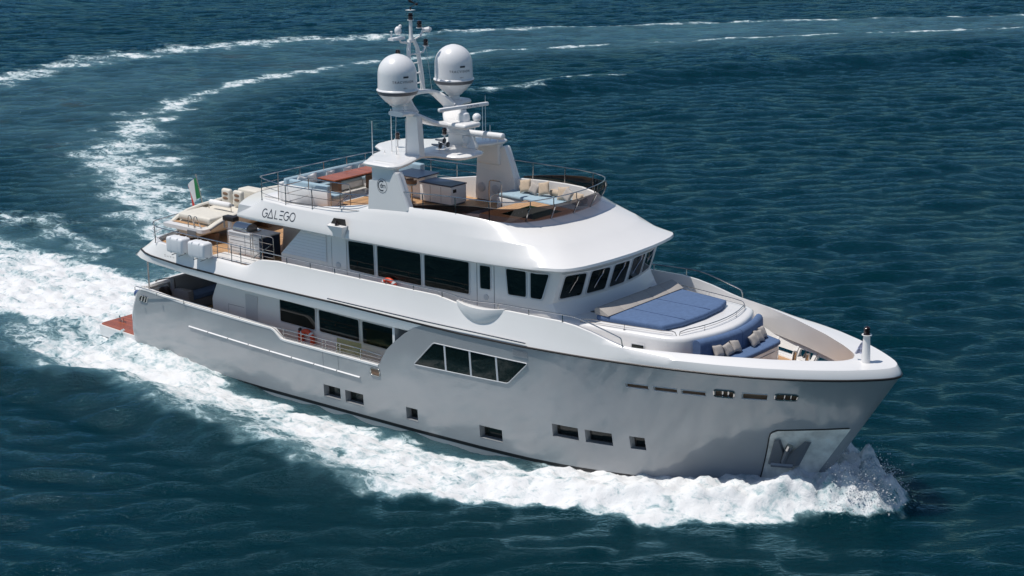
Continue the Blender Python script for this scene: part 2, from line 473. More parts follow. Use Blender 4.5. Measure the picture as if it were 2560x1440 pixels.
# --- bow wave
def bow_wave(x, ay):
    A = tab([(8, .12), (12, .2), (18, .22), (22, .34), (25, .52), (27, .72), (29, 1.0), (30.3, 1.2), (31.3, 1.3), (32.1, 1.25), (32.6, .98), (33.0, .55), (33.35, 0)])(x)
    yc = tab([(8, 5.9), (12, 6.0), (18, 6.3), (22, 5.4), (25, 4.3), (27, 3.4), (29, 2.35), (30.3, 1.6), (31.3, .95), (32.2, .45), (33, .15), (34, 0)])(x)
    wi = tab([(8, 1.2), (22, 1.2), (27, 1.3), (30, 1.0), (33, .8)])(x)
    wo = tab([(8, .7), (22, .8), (27, 1.0), (30, .85), (33, .9)])(x)
    e = (ay - yc) / np.where(ay > yc, wo, wi)
    base = tab([(8, 0), (22, .06), (25, .14), (27, .34), (29, .64), (30.5, .98), (31.5, 1.15), (32.3, .7), (33, 0)])(x) * (ay <= yc)
    return np.maximum(A * np.exp(-e * e), base * .9)
bz = bow_wave(X, AY) * np.where(X > 28.5, np.where(Y > 0, 1.2, .95), 1)
foam = np.maximum(foam, sstep(.05, .40, bz + .14 * wob) * (X > 20) * (.97 + .30 * blot))
Z += bz * (.80 + .42 * fbm(X / .9, Y / .9, 3, 51) + .22 * fbm(X / .33, Y / .33, 3, 52))
Z += bz * sstep(29.5, 31.5, X) * (.24 * fbm(X / .55, Y / .55, 3, 81) + .20 * fbm(X / .22, Y / .22, 2, 82))
turb = np.clip(foam, 0, 1) * np.where(AY < 12, 1, .35)
Z += turb * (.20 * fbm(X / 1.1, Y / .9, 4, 61) + .12 * fbm(X / .35, Y / .35, 3, 62)) * np.where(X < 3, 1.6, 1.0)
hold = 1 - .6 * np.clip(foam + calm, 0, 1)
PX = X + DX * hold; PY = Y + DY * hold
me = bpy.data.meshes.new('sea')
nx, ny = len(gx), len(gy)
idx = np.arange(nx * ny).reshape(nx, ny)
F = np.stack([idx[:-1, :-1], idx[1:, :-1], idx[1:, 1:], idx[:-1, 1:]], -1).reshape(-1, 4)
me.vertices.add(nx * ny)
me.vertices.foreach_set('co', np.stack([PX, PY, Z], -1).ravel().astype(np.float32))
me.loops.add(F.size); me.polygons.add(len(F))
me.loops.foreach_set('vertex_index', F.ravel().astype(np.int32))
me.polygons.foreach_set('loop_start', np.arange(0, F.size, 4, dtype=np.int32))
me.polygons.foreach_set('loop_total', np.full(len(F), 4, dtype=np.int32))
me.polygons.foreach_set('use_smooth', np.ones(len(F), dtype=bool))
for nm, arr in (('foam', foam), ('aer', aer), ('weed', weed), ('calm', calm)):
    at = me.attributes.new(nm, 'FLOAT', 'POINT')
    at.data.foreach_set('value', np.clip(arr, 0, 1.2).astype(np.float32))
me.update(); me.validate()
sea = bpy.data.objects.new('sea', me)
COL.objects.link(sea)
sea['kind'] = 'structure'

def sea_material():
    m = bpy.data.materials.new('sea_water')
    m.use_nodes = True
    n = m.node_tree; L = n.links.new
    N = n.nodes.new
    p = n.nodes['Principled BSDF']; out = n.nodes['Material Output']
    def attr(a):
        x = N('ShaderNodeAttribute'); x.attribute_name = a; return x.outputs['Fac']
    def mth(op, a, b=None, c=None):
        x = N('ShaderNodeMath'); x.operation = op
        for i, v in enumerate((a, b, c)):
            if v is None: continue
            if isinstance(v, (int, float)): x.inputs[i].default_value = v
            else: L(v, x.inputs[i])
        return x.outputs[0]
    def rng(v, a, b, c=0, d=1, interp='SMOOTHSTEP'):
        x = N('ShaderNodeMapRange'); x.interpolation_type = interp
        for i, q in enumerate((v, a, b, c, d)):
            if isinstance(q, (int, float)): x.inputs[i].default_value = q
            else: L(q, x.inputs[i])
        return x.outputs[0]
    co = N('ShaderNodeTexCoord')
    def noise(scale, detail=4, rough=.55, dist=0, stretch=None):
        t = N('ShaderNodeTexNoise'); t.inputs['Scale'].default_value = scale; t.inputs['Detail'].default_value = detail
        t.inputs['Roughness'].default_value = rough; t.inputs['Distortion'].default_value = dist
        if stretch:
            mp = N('ShaderNodeMapping'); mp.vector_type = 'TEXTURE'; mp.inputs['Scale'].default_value = stretch[0]; mp.inputs['Rotation'].default_value = (0, 0, stretch[1])
            L(co.outputs['Object'], mp.inputs[0]); L(mp.outputs[0], t.inputs['Vector'])
        else: L(co.outputs['Object'], t.inputs['Vector'])
        return t.outputs['Fac']
    fo = attr('foam'); ae = attr('aer'); we = attr('weed'); ca = attr('calm')
    # lace of foam: ridged noise, threshold falls as the coverage rises
    wv = N('ShaderNodeTexNoise'); wv.inputs['Scale'].default_value = 1.1; wv.inputs['Detail'].default_value = 3
    L(co.outputs['Object'], wv.inputs['Vector'])
    wo = N('ShaderNodeVectorMath'); wo.operation = 'SCALE'; wo.inputs['Scale'].default_value = 1.0; L(wv.outputs['Color'], wo.inputs[0])
    ad = N('ShaderNodeVectorMath'); ad.operation = 'ADD'; L(co.outputs['Object'], ad.inputs[0]); L(wo.outputs[0], ad.inputs[1])
    st = N('ShaderNodeMapping'); st.inputs['Scale'].default_value = (.62, 1.0, 1.0); st.inputs['Rotation'].default_value = (0, 0, .12); L(ad.outputs[0], st.inputs[0])
    n1 = N('ShaderNodeTexNoise'); n1.inputs['Scale'].default_value = 1.5; n1.inputs['Detail'].default_value = 7; n1.inputs['Roughness'].default_value = .62; L(st.outputs[0], n1.inputs['Vector'])
    n2 = N('ShaderNodeTexNoise'); n2.inputs['Scale'].default_value = 3.1; n2.inputs['Detail'].default_value = 5; n2.inputs['Roughness'].default_value = .6; L(st.outputs[0], n2.inputs['Vector'])
    rid = mth('ABSOLUTE', mth('SUBTRACT', n2.outputs['Fac'], .5))
    lace = mth('ADD', mth('MULTIPLY', n1.outputs['Fac'], .8), mth('MULTIPLY', mth('SUBTRACT', .12, rid), .9))
    thr = rng(fo, 0.0, 1.0, .95, .21, 'LINEAR')
    cov = rng(mth('SUBTRACT', lace, thr), -.05, .09)
    cov = mth('MULTIPLY', cov, rng(fo, .02, .16))
    thin = mth('MULTIPLY', rng(mth('SUBTRACT', lace, thr), -.26, .06), rng(fo, .02, .3))
    # small glints of foam on the crests are left to the waves themselves
    body = N('ShaderNodeMix'); body.data_type = 'RGBA'
    body.inputs['A'].default_value = (0.0008, 0.0190, 0.0265, 1)
    body.inputs['B'].default_value = (0.075, 0.155, 0.185, 1)
    L(mth('MULTIPLY', ae, rng(noise(.35, 5), .3, .75, .55, 1)), body.inputs['Factor'])
    b2 = N('ShaderNodeMix'); b2.data_type = 'RGBA'; b2.inputs['B'].default_value = (0.040, 0.045, 0.034, 1)
    L(body.outputs['Result'], b2.inputs['A']); L(mth('MULTIPLY', we, rng(noise(.55, 5, .6, .8, ((3.0, 1, 1), .75)), .46, .66)), b2.inputs['Factor'])
    b3 = N('ShaderNodeMix'); b3.data_type = 'RGBA'; b3.inputs['B'].default_value = (0.16, 0.25, 0.27, 1)
    L(b2.outputs['Result'], b3.inputs['A']); L(mth('MULTIPLY', thin, .75), b3.inputs['Factor'])
    L(b3.outputs['Result'], p.inputs['Base Color'])
    p.inputs['Roughness'].default_value = 0.09
    p.inputs['IOR'].default_value = 1.25
    p.inputs['Specular Tint'].default_value = (.34, .66, .92, 1)
    p.subsurface_method = 'BURLEY'
    p.inputs['Subsurface Weight'].default_value = 1.0
    p.inputs['Subsurface Radius'].default_value = (.6, 1.6, 2.0)
    p.inputs['Subsurface Scale'].default_value = 1.0
    p.inputs['Specular IOR Level'].default_value = .5
    # ripples
    r1 = noise(2.1, 6, .64, .35, ((2.4, 1, 1), math.radians(34)))
    r2 = noise(6.0, 4, .62, .2, ((2.0, 1, 1), math.radians(47)))
    hgt = mth('ADD', mth('MULTIPLY', r1, .125), mth('MULTIPLY', r2, .078))
    bp = N('ShaderNodeBump'); bp.inputs['Distance'].default_value = 1.0
    L(mth('MULTIPLY', rng(ca, 0, 1, 1.0, .55, 'LINEAR'), rng(noise(.055, 3), .35, .65, .70, 1.15)), bp.inputs['Strength']); L(hgt, bp.inputs['Height'])
    L(bp.outputs[0], p.inputs['Normal'])
    fm = N('ShaderNodeBsdfPrincipled')
    fm.inputs['Base Color'].default_value = (.84, .86, .87, 1)
    fm.inputs['Roughness'].default_value = .85
    fm.inputs['Subsurface Weight'].default_value = .0
    fb = N('ShaderNodeBump'); fb.inputs['Distance'].default_value = .5; fb.inputs['Strength'].default_value = .38
    L(mth('ADD', mth('MULTIPLY', lace, .25), mth('MULTIPLY', noise(5.5, 6, .65), .22)), fb.inputs['Height'])
    L(fb.outputs[0], fm.inputs['Normal'])
    fc = N('ShaderNodeMix'); fc.data_type = 'RGBA'
    fc.inputs['A'].default_value = (.36, .47, .50, 1); fc.inputs['B'].default_value = (.75, .76, .77, 1)
    L(rng(mth('SUBTRACT', mth('ADD', lace, mth('MULTIPLY', mth('SUBTRACT', noise(3.3, 6, .7), .5), .45)), thr), .0, .26), fc.inputs['Factor']); L(fc.outputs['Result'], fm.inputs['Base Color'])
    mx = N('ShaderNodeMixShader')
    p.inputs['Specular IOR Level'].default_value = 0
    gl = N('ShaderNodeBsdfGlossy'); gl.inputs['Color'].default_value = (.34, .63, .76, 1); gl.inputs['Roughness'].default_value = .09
    L(bp.outputs[0], gl.inputs['Normal'])
    fr_ = N('ShaderNodeFresnel'); fr_.inputs[0].default_value = 1.27; L(bp.outputs[0], fr_.inputs['Normal'])
    wm = N('ShaderNodeMixShader'); L(fr_.outputs[0], wm.inputs[0]); L(p.outputs[0], wm.inputs[1]); L(gl.outputs[0], wm.inputs[2])
    L(cov, mx.inputs[0]); L(wm.outputs[0], mx.inputs[1]); L(fm.outputs[0], mx.inputs[2])
    L(mx.outputs[0], out.inputs[0])
    return m
me.materials.append(sea_material())

# ---------------------------------------------------------------- spray thrown up at the bow and along the foam
def spray(n, seed):
    r = np.random.default_rng(seed)
    bm = bmesh.new(); bmesh.ops.create_cube(bm, size=1.1); bmesh.ops.triangulate(bm, faces=bm.faces); bm.verts.index_update()
    iv = np.array([v.co[:] for v in bm.verts]); it = np.array([[v.index for v in f.verts] for f in bm.faces]); bm.free()
    x = r.uniform(30.6, 33.4, n * 6); side_ = np.where(r.random(n * 6) < .72, -1, 1)
    ay = r.uniform(0, 7.5, n * 6)
    hz_ = bow_wave(x, ay)
    hy = hull(np.clip(x, 2, 33), .5 + 0 * x)[1]
    wgt = .6 * (hz_ > .30) * sstep(31.0, 32.4, x) * np.clip(hz_, 0, 1) 
    k = (r.random(n * 6) < wgt) & ((ay > hy + .05) | (x > 31.2))
    x, ay, side_, hz_ = x[k][:n], ay[k][:n], side_[k][:n], hz_[k][:n]
    up = r.exponential(.10, len(x)) * (.3 + hz_) + .25 * hz_ * (r.random(len(x)) < .25)
    out = r.exponential(.05, len(x))
    y = side_ * (ay + out)
    z = hz_ * (.72 + .25 * r.random(len(x))) + up
    rad = np.clip(.010 * np.exp(r.normal(0, .5, len(x))), .004, .03)
    Pn = np.stack([x + .12 * r.normal(size=len(x)) + r.exponential(.10, len(x)), y, z], -1)
    sc = rad[:, None] * (1 + .45 * r.normal(size=(len(x), 3)))
    V = (iv[None] * sc[:, None, :] + Pn[:, None, :]).reshape(-1, 3)
    T = (it[None] + (np.arange(len(x)) * len(iv))[:, None, None]).reshape(-1, 3)
    m = bpy.data.meshes.new('bow_spray')
    m.vertices.add(len(V)); m.vertices.foreach_set('co', V.ravel().astype(np.float32))
    m.loops.add(T.size); m.polygons.add(len(T))
    m.loops.foreach_set('vertex_index', T.ravel().astype(np.int32))
    m.polygons.foreach_set('loop_start', np.arange(0, T.size, 3, dtype=np.int32))
    m.polygons.foreach_set('loop_total', np.full(len(T), 3, dtype=np.int32))
    m.polygons.foreach_set('use_smooth', np.ones(len(T), dtype=bool))
    m.update(); m.validate()
    o = bpy.data.objects.new('bow_spray', m); COL.objects.link(o)
    o['kind'] = 'stuff'
    sm = bpy.data.materials.new('spray_water'); sm.use_nodes = True; q = sm.node_tree
    q.nodes.remove(q.nodes['Principled BSDF'])
    d_ = q.nodes.new('ShaderNodeBsdfDiffuse'); d_.inputs[0].default_value = (.82, .83, .84, 1)
    t_ = q.nodes.new('ShaderNodeBsdfTranslucent'); t_.inputs[0].default_value = (.82, .83, .84, 1)
    x_ = q.nodes.new('ShaderNodeMixShader'); q.links.new(d_.outputs[0], x_.inputs[1]); q.links.new(t_.outputs[0], x_.inputs[2])
    x_.inputs[0].default_value = .5
    q.links.new(x_.outputs[0], q.nodes['Material Output'].inputs[0]); m.materials.append(sm)
    return o
spray(9000, 5)

# ================================================================ the yacht
yacht = thing('motor_yacht', (0, 0, 0), 'long white three-deck motor yacht with a grey hull and twin white domes, under way', 'yacht')
def part(mb, name, m, parent=yacht, **k):
    return mb.build(name, M[m] if isinstance(m, str) else m, parent, **k)

ZT = tab([(2, 2.5), (2.5, 2.58), (2.9, 2.60), (6.1, 2.52), (10.55, 2.45), (10.7, 2.40), (11.02, 2.15), (11.2, 2.12), (15.68, 2.07), (15.80, 2.22), (15.91, 2.41), (16.14, 2.74), (16.53, 3.09), (16.97, 3.44), (17.38, 3.70), (17.8, 3.88), (18, 3.89), (19.4, 3.88), (21.8, 3.92), (24.1, 3.99), (26.2, 4.06), (28.6, 4.11), (30.8, 4.14), (32, 4.16), (33, 4.19)])
def hz(c, zr):
    return zr if zr <= 2 else 2 + (zr - 2) * (float(ZT(c)) - 2) / 1.95
PORT = [(13.01, 13.81, .42, .85), (14.04, 14.89, .42, .85), (16.84, 17.35, .40, .83), (19.97, 20.88, .42, .85), (22.82, 23.73, 1.05, 1.48), (23.96, 24.85, 1.05, 1.48), (25.40, 25.88, 1.05, 1.48)]
SLOT = [(25.58, 26.32, 3.17, 3.31), (26.50, 27.28, 3.17, 3.31), (27.42, 28.19, 3.17, 3.31), (28.46, 29.08, 3.20, 3.43), (29.30, 30.04, 3.20, 3.40), (30.26, 30.88, 3.24, 3.44)]
cols = sorted(set([round(v, 3) for v in list(np.linspace(2, 33, 94)) + [2.05, 2.12, 2.2, 2.5, 10.55, 10.7, 11.02, 11.2, 15.68, 15.8, 15.91, 16.14, 16.53, 16.97, 17.38, 17.8, 32.85, 32.95] + [w[i] for w in PORT + SLOT for i in (0, 1)]]))
rows = sorted(set([round(v, 3) for v in [-.9, -.5, -.2, .02, .12, .25, .6, 1.0, 1.25, 1.7, 2.0, 2.2, 2.45, 2.7, 2.95, 3.6, 3.8, 3.95] + [w[i] for w in PORT + SLOT for i in (2, 3)]]))
def in_hole(c0, c1, z0, z1):
    cm, zm = (c0 + c1) / 2, (z0 + z1) / 2
    return any(w[0] < cm < w[1] and w[2] < zm < w[3] for w in PORT + SLOT)
def skin(off=0.0, r0=-9, r1=9, c0=0, c1=99, side=-1, sink=0.0):
    cs = [c for c in cols if c0 <= c <= c1]; rs = [r for r in rows if r0 <= r <= r1]
    P = [[HP(c, hz(c, r), off - sink * (r > 3.9), side) for r in rs] for c in cs]
    return P, (lambda i, j: in_hole(cs[i], cs[i + 1], rs[j], rs[j + 1]))
mb = MB()
for sd_ in (-1, 1):
    P, sk = skin(side=sd_)
    mb.grid(P, flip=sd_ > 0, skip=sk)
# transom: closes the two sides, leaning with the stern
ra = [r for r in rows]
mb.grid([[(HP(2, hz(2, r))[0] - .25 * (1 - (k / 6) ** 2), HP(2, hz(2, r))[1] * k / 6, hz(2, r)) for r in ra] for k in range(-6, 7)])
hull_o = part(mb, 'hull', 'hull', ang=28)
mb = MB()
for sd_ in (-1, 1):
    P = [[HP(c, z, .004, sd_) for z in (.0, .06, .115)] for c in cols if c < 32.6]
    mb.grid(P)
part(mb, 'boot_stripe', 'boot')
# inner faces of the bulwarks
for sd_ in (-1, 1):
    part(MB().grid([[HP(c, z, -.14, sd_) for z in (1.6, 2.0, float(ZT(c)))] for c in cols if 2.4 <= c <= 15.9], flip=sd_ < 0), 'bulwark_lining', 'white')
    P, sk = skin(-.14, 2.9, 3.85, 24.5, 32.3, sd_)
    mb = MB().grid(P, flip=sd_ < 0, skip=sk)
    for w in SLOT:
        q = [(w[0], w[2]), (w[1], w[2]), (w[1], w[3]), (w[0], w[3])]
        mb.grid([[HP(c, hz(c, z), o, sd_) for (c, z) in q + q[:1]] for o in (0, -.14)])
    part(mb, 'bow_lining', 'white')
part(MB().grid([[(HP(2.4, float(z))[0], y, z) for z in (1.6, 2.5)] for y in (-3.0, -1.5, 0, 1.5, 3.0)]), 'transom_lining', 'white')
mb = MB()
for sd_ in (-1, 1):
    cs = [c for c in cols if 2.0 <= c <= 15.68]
    P = []
    for c in cs:
        z = float(ZT(c))
        P.append([HP(c, z - .05, .012, sd_), HP(c, z + .012, .012, sd_), HP(c, z + .025, -.02, sd_), HP(c, z + .025, -.15, sd_), HP(c, z - .03, -.16, sd_)])
    mb.grid(P)
mb.grid([[(HP(2, 2.5)[0] - .25 * (1 - (k / 6) ** 2) + dx, HP(2, 2.5)[1] * k / 6, z) for dx, z in ((-.01, 2.45), (-.01, 2.535), (.2, 2.535), (.2, 2.4))] for k in range(-6, 7)])
part(mb, 'bulwark_cap', 'white', ang=50)
# recessed portholes, each with its pane
for sd_ in (-1, 1):
    for w in PORT:
        q = [(w[0], w[2]), (w[1], w[2]), (w[1], w[3]), (w[0], w[3])]
        mb = MB().grid([[HP(c, z, o, sd_) for (c, z) in q + q[:1]] for o in (0, -.27)])
        mb.grid([[HP(c, z, .003, sd_) for (c, z) in [(w[0], w[2] - .03), (w[1] + .01, w[2] - .03)]], [HP(c, z, .006, sd_) for (c, z) in [(w[0], w[2]), (w[1], w[2])]]])
        o = part(mb, 'porthole', 'hull')
        i = .04
        g = [(w[0] + i, w[2] + i), (w[1] - i, w[2] + i), (w[1] - i, w[3] - i), (w[0] + i, w[3] - i)]
        f = MB()
        for a in range(4):
            b = (a + 1) % 4
            f.add([HP(*q[a], -.26, sd_), HP(*q[b], -.26, sd_), HP(*g[b], -.26, sd_), HP(*g[a], -.26, sd_)], [(0, 1, 2, 3)])
        part(f, 'frame', 'black', o)
        part(MB().add([HP(c, z, -.265, sd_) for c, z in g], [(0, 1, 2, 3)]), 'pane', 'glass', o)
# fairleads with steel frames, two in the bow and two further aft
def hull_patch(name, m, poly, off0, off1, sd_, parent=yacht, sub=6):
    n = len(poly)
    a = [HP(c, z, off1, sd_) for c, z in poly]; b = [HP(c, z, off0, sd_) for c, z in poly]
    return part(MB().add(a + b, [tuple(range(n))] + [(i, (i + 1) % n, n + (i + 1) % n, n + i) for i in range(n)]), name, m, parent)
def hull_ring(mb, poly, r, sd_, off=.01):
    P = [HP(c, z, off, sd_) for c, z in poly]
    mb.tube(P, r, 6, closed=True)
    return mb
for sd_ in (-1, 1):
    for k in (3, 5):
        w = SLOT[k]
        poly = round_poly([(w[0], hz(w[0], w[2])), (w[1], hz(w[1], w[2])), (w[1], hz(w[1], w[3])), (w[0], hz(w[0], w[3]))], .09)
        o = part(hull_ring(MB(), poly, .026, sd_), 'fairlead', 'steel')
        for t in (.38, .66):
            c = w[0] + (w[1] - w[0]) * t
            part(MB().tube([HP(c, hz(c, w[2]), -.06, sd_), HP(c, hz(c, w[3]), -.06, sd_)], .032, 8), 'roller', 'steel', o)
    for k in (0, 1, 2, 4):
        w = SLOT[k]
        mb = MB()
        q = [(w[0], w[2]), (w[1], w[2]), (w[1], w[3]), (w[0], w[3])]
        hull_ring(mb, [(c, hz(c, z)) for c, z in q], .016, sd_, .0)
        part(mb, 'freeing_port', 'frame')
    for (c0, c1, z0, z1, inner) in ((2.72, 3.22, 2.10, 2.34, 'inter'), (15.33, 15.74, 1.68, 1.92, 'teak')):
        poly = round_poly([(c0, z0), (c1, z0), (c1, z1), (c0, z1)], .06)
        o = part(hull_ring(MB(), poly, .022, sd_), 'fairlead', 'steel')
        hull_patch('opening', 'brown' if inner == 'teak' else inner, poly, 0, .006, sd_, o)
        if inner == 'inter':
            for t in (.3, .68):
                c = c0 + (c1 - c0) * t
                part(MB().tube([HP(c, z0, .012, sd_), HP(c, z1, .012, sd_)], .035, 8), 'roller', 'steel', o)
    # long saloon window let into the grey side
    poly = round_poly([(17.31, 2.43), (18.24, 3.36), (22.12, 3.39), (21.26, 2.55)], .10)
    hp = []
    for a, b in zip(poly, poly[1:] + poly[:1]):
        for t in np.linspace(0, 1, 9)[:-1]: hp.append((a[0] + (b[0] - a[0]) * t, a[1] + (b[1] - a[1]) * t))
    o = part(hull_ring(MB(), hp, .018, sd_), 'saloon_window', 'frame')
    xs = [17.31, 18.72, 19.78, 20.86, 22.12]
    def zlo(x): return 2.44 + (x - 17.31) * (.11 / 3.95)
    def top(x): return 3.355 + (x - 18.25) * .009
    for i in range(4):
        A, B = xs[i] + (.035 if i else .02), xs[i + 1] - (.035 if i < 3 else .02)
        if i == 0: pl = [(A + .01, 2.455), (B - .02, zlo(B) + .01), (B, top(B) - .01), (18.27, top(18.27) - .01)]
        elif i == 3: pl = [(A, zlo(A) + .01), (21.25, 2.565), (22.08, 3.375), (A, top(A) - .01)]
        else: pl = [(A, zlo(A) + .01), (B, zlo(B) + .01), (B, top(B) - .01), (A, top(A) - .01)]
        hull_patch('pane', 'glass', round_poly(pl, .05), 0, .007, sd_, o)
        if i < 3:
            c = xs[i + 1]
            hull_patch('mullion', 'frame', [(c - .035, zlo(c)), (c + .035, zlo(c)), (c + .03, top(c)), (c - .04, top(c))], 0, .016, sd_, o)
    mb = MB()
    for k in range(9):
        z = 3.56 + k * .026; 
        mb.add([HP(21.55 + .0 * k, z, .004, sd_), HP(22.12, z + .005, .004, sd_), HP(22.12, z + .020, .016, sd_), HP(21.55, z + .015, .016, sd_)], [(0, 1, 2, 3)])
    part(mb, 'vent_grille', 'frame')
    # rubbing strakes: bright strips with a groove above
    for k in range(8):
        a = 6.06 + k * 1.098; b = a + 1.06
        zz_ = lambda c: 1.665 - (c - 6.06) * .0235
        mb = MB().add([HP(a, zz_(a) - .03, .0, sd_), HP(b, zz_(b) - .03, .0, sd_), HP(b, zz_(b), .045, sd_), HP(a, zz_(a), .045, sd_), HP(a, zz_(a) + .03, .0, sd_), HP(b, zz_(b) + .03, .0, sd_)], [(0, 1, 2, 3), (3, 2, 5, 4)])
        part(mb, 'rubbing_strake', 'white_gloss')
    mb = MB()
    for c in (13.07, 13.80):
        mb.add([HP(c, 1.38, .002, sd_), HP(c + .016, 1.38, .002, sd_), HP(c + .016, 2.06, .002, sd_), HP(c, 2.06, .002, sd_)], [(0, 1, 2, 3)])
    part(mb, 'boarding_gate_seam', 'greyband')
    # anchor pocket: polished plate with the stowed anchor
    pl = round_poly([(30.47, .3), (30.34, 2.02), (30.52, 2.17), (31.6, 2.26), (32.76, 2.40), (32.6, .3)], .12)
    hp = []
    for a, b in zip(pl, pl[1:] + pl[:1]):
        n_ = max(1, int(math.hypot(b[0] - a[0], b[1] - a[1]) / .15))
        for t in range(n_): hp.append((a[0] + (b[0] - a[0]) * t / n_, a[1] + (b[1] - a[1]) * t / n_))
    g = MB()
    NX, NZ = 16, 14
    Pg = []
    for i in range(NX + 1):
        r_ = []
        for j in range(NZ + 1):
            z0_ = .3; u = i / NX
            zt_ = 2.02 + .16 * min(1, u * 9) + .22 * max(0, u - .1)
            z = z0_ + (zt_ - z0_) * j / NZ
            ca = 30.47 - .13 * (z - .3) / 1.72; cb = 32.6 + .16 * (z - .3) / 2.1
            r_.append(HP(ca + (cb - ca) * u, z, .012, sd_))
        Pg.append(r_)
    g.grid(Pg)
    o = part(g, 'anchor_plate', mat('worn_steel_plate_%d' % (sd_ + 2), (0.86, 0.84, 0.78), .35, metal=.2, noise=(3.0, .22)) if sd_ < 0 else bpy.data.materials['worn_steel_plate_1'])
    part(hull_ring(MB(), [(30.47 - .13 * (z - .3) / 1.72, z) for z in np.linspace(.3, 1.95, 8)] + [p for p in pl if p[1] > 1.97], .016, sd_, .012) if False else MB().tube([HP(c, z, .014, sd_) for c, z in [(30.47 - .13 * (z - .3) / 1.72, z) for z in np.linspace(.3, 1.9, 8)] + [(30.36, 2.04), (30.42, 2.12), (30.55, 2.19)] + [(c, 2.19 + (c - 30.55) * .098) for c in np.linspace(30.7, 32.7, 14)]], .02, 6), 'plate_edge', 'black', o)
    def AP(u, v, off):       # anchor coordinates: u across (forward +), v up
        return HP(31.18 + u, 1.42 + v, off, sd_)
    am = MB()
    for s_ in (-1, 1):
        q = [(s_ * .10, -.42), (s_ * .48, -.50), (s_ * .56, .40), (s_ * .44, .46), (s_ * .14, -.02)]
        am.add([AP(u, v, .15) for u, v in q] + [AP(u * .95, v * .95, .03) for u, v in q], [tuple(range(5)), tuple(range(5, 10))] + [(i, (i + 1) % 5, 5 + (i + 1) % 5, 5 + i) for i in range(5)])
        am.add([AP(s_ * .56, .40, .15), AP(s_ * .62, .42, .03), AP(s_ * .60, -.5, .03), AP(s_ * .48, -.5, .15)], [(0, 1, 2, 3)])
    am.tube([AP(0, -.35, .14), AP(0, .12, .14)], .09, 8)
    am.tube([AP(-.42, -.48, .14), AP(.42, -.48, .14)], .09, 8)
    part(am, 'anchor', 'dsteel', o)
    part(MB().tube([AP(0, .10, .14), AP(0, .26, .10)], .10, 10), 'anchor_shackle', 'steel', o)
    # blue covered stern light pods
    part(MB().ball(HP(2.05, 2.18, -.05, sd_), .2, 8, (.8, .6, .8)), 'stern_cleat_pod', 'bluecover')

# swim platform
pl = round_poly([(.0, -3.05), (2.6, -3.25), (2.6, 3.25), (.0, 3.05)], .25)
pf = part(MB().prism([(x, y, .12) for x, y in pl], (0, 0, .42)), 'swim_platform', 'white')
pl2 = round_poly([(.07, -2.98), (2.55, -3.18), (2.55, 3.18), (.07, 2.98)], .22)
part(MB().prism([(x, y, .535) for x, y in pl2], (0, 0, .03)), 'teak_surface', 'varnish', pf)
mb = MB()
mb.tube([(.55, -2.35, .56), (.55, -2.35, .72), (.50, -2.35, .80)], .025, 6).tube([(.75, -2.35, .56), (.75, -2.35, .74)], .02, 6).tube([(.42, -2.35, .62), (.9, -2.35, .62)], .02, 6)
part(mb, 'cleat', 'steel', pf)
part(MB().tube([(c, 0, 0) and HP(c, .1, .0, -1) for c in (2, 2.4)], .01, 4), 'drain_outlet', 'steel')

# ---------------------------------------------------------------- upper deck side, bow bulwark
TOPZ = tab([(3, 4.60), (3.9, 4.58), (6, 4.52), (9.1, 4.44), (9.35, 4.50), (9.65, 4.68), (9.95, 4.79), (10.8, 4.87), (18.2, 4.92), (18.9, 4.82), (19.5, 4.74), (20.3, 4.74), (20.8, 4.87), (21.2, 4.91), (23.2, 4.94), (23.8, 4.89), (24.4, 4.79), (25.1, 4.63), (25.5, 4.55), (25.9, 4.53)])
INB = tab([(25.5, 3.36), (26.0, 3.23), (26.8, 2.96), (28.1, 2.41), (29.65, 1.6), (30.65, .95), (31.2, .5), (31.38, .28), (31.45, 0)])
def ub_rows(c):
    """outer section of the white topsides at column c, from the black line up to the inner edge"""
    if c <= 25.5:
        yk = float(YK(c)); zk = float(ZK(c))
        e = max(0.0, min(1.0, (c - 3.0) / 6.0))
        tail = 1 - e
        rnd = .30 * max(0, 1 - (c - 3.0) / 1.2) ** 2
        zt = float(TOPZ(c)); z4 = min(4.38 + .02 * (c - 20) * (c > 20), zt - .035)
        x = lambda s: 9 - (9 - c) * (9 - s) / 6 if c < 9 else c
        y4 = np.interp(c, [3, 9, 22, 25.5], [3.46, 3.54, 3.56, 3.455]); y5 = np.interp(c, [3, 9, 22, 25.5], [3.42, 3.46, 3.46, 3.40])
        return [(x(3.12), yk - rnd, zk), (x(3.22), yk - .02 - rnd, zk + .06), (x(3.62), float(y4) - rnd, z4), (x(3.86), float(y5) - rnd, zt - .015), (x(3.90), float(y5) - .03 - rnd, zt), (x(3.98), float(y5) - .10 - rnd, zt)]
    u = (c - 25.5) / 7.5
    kx = c; ky = float(YK(c)); kz = float(ZK(c))
    ix = 25.5 + u * 5.95; iy = float(INB(ix)); iz = 4.545 - .09 * u
    L = lambda t, z: (ix + (kx - ix) * t, iy + (ky - iy) * t, z)
    return [(kx, ky, kz), L(.992, kz + .10), L(.90, kz + .28), L(.42, iz - .03), L(.10, iz), L(0, iz)]
uc = list(np.linspace(3, 9, 13)) + [9.1, 9.35, 9.65, 9.95, 10.4, 10.8] + list(np.linspace(11.5, 18.2, 14)) + [18.5, 18.9, 19.2, 19.5, 19.9, 20.3, 20.55, 20.8, 21.2, 21.8, 22.5, 23.2, 23.8, 24.4, 24.8, 25.1, 25.5] + list(np.linspace(25.9, 32.5, 24)) + [32.7, 32.85, 32.94, 33]
mb = MB()
Pu = [ub_rows(c) for c in uc]
for sd_ in (-1, 1):
    mb.grid([[(x, sd_ * y, z) for x, y, z in r] for r in Pu])
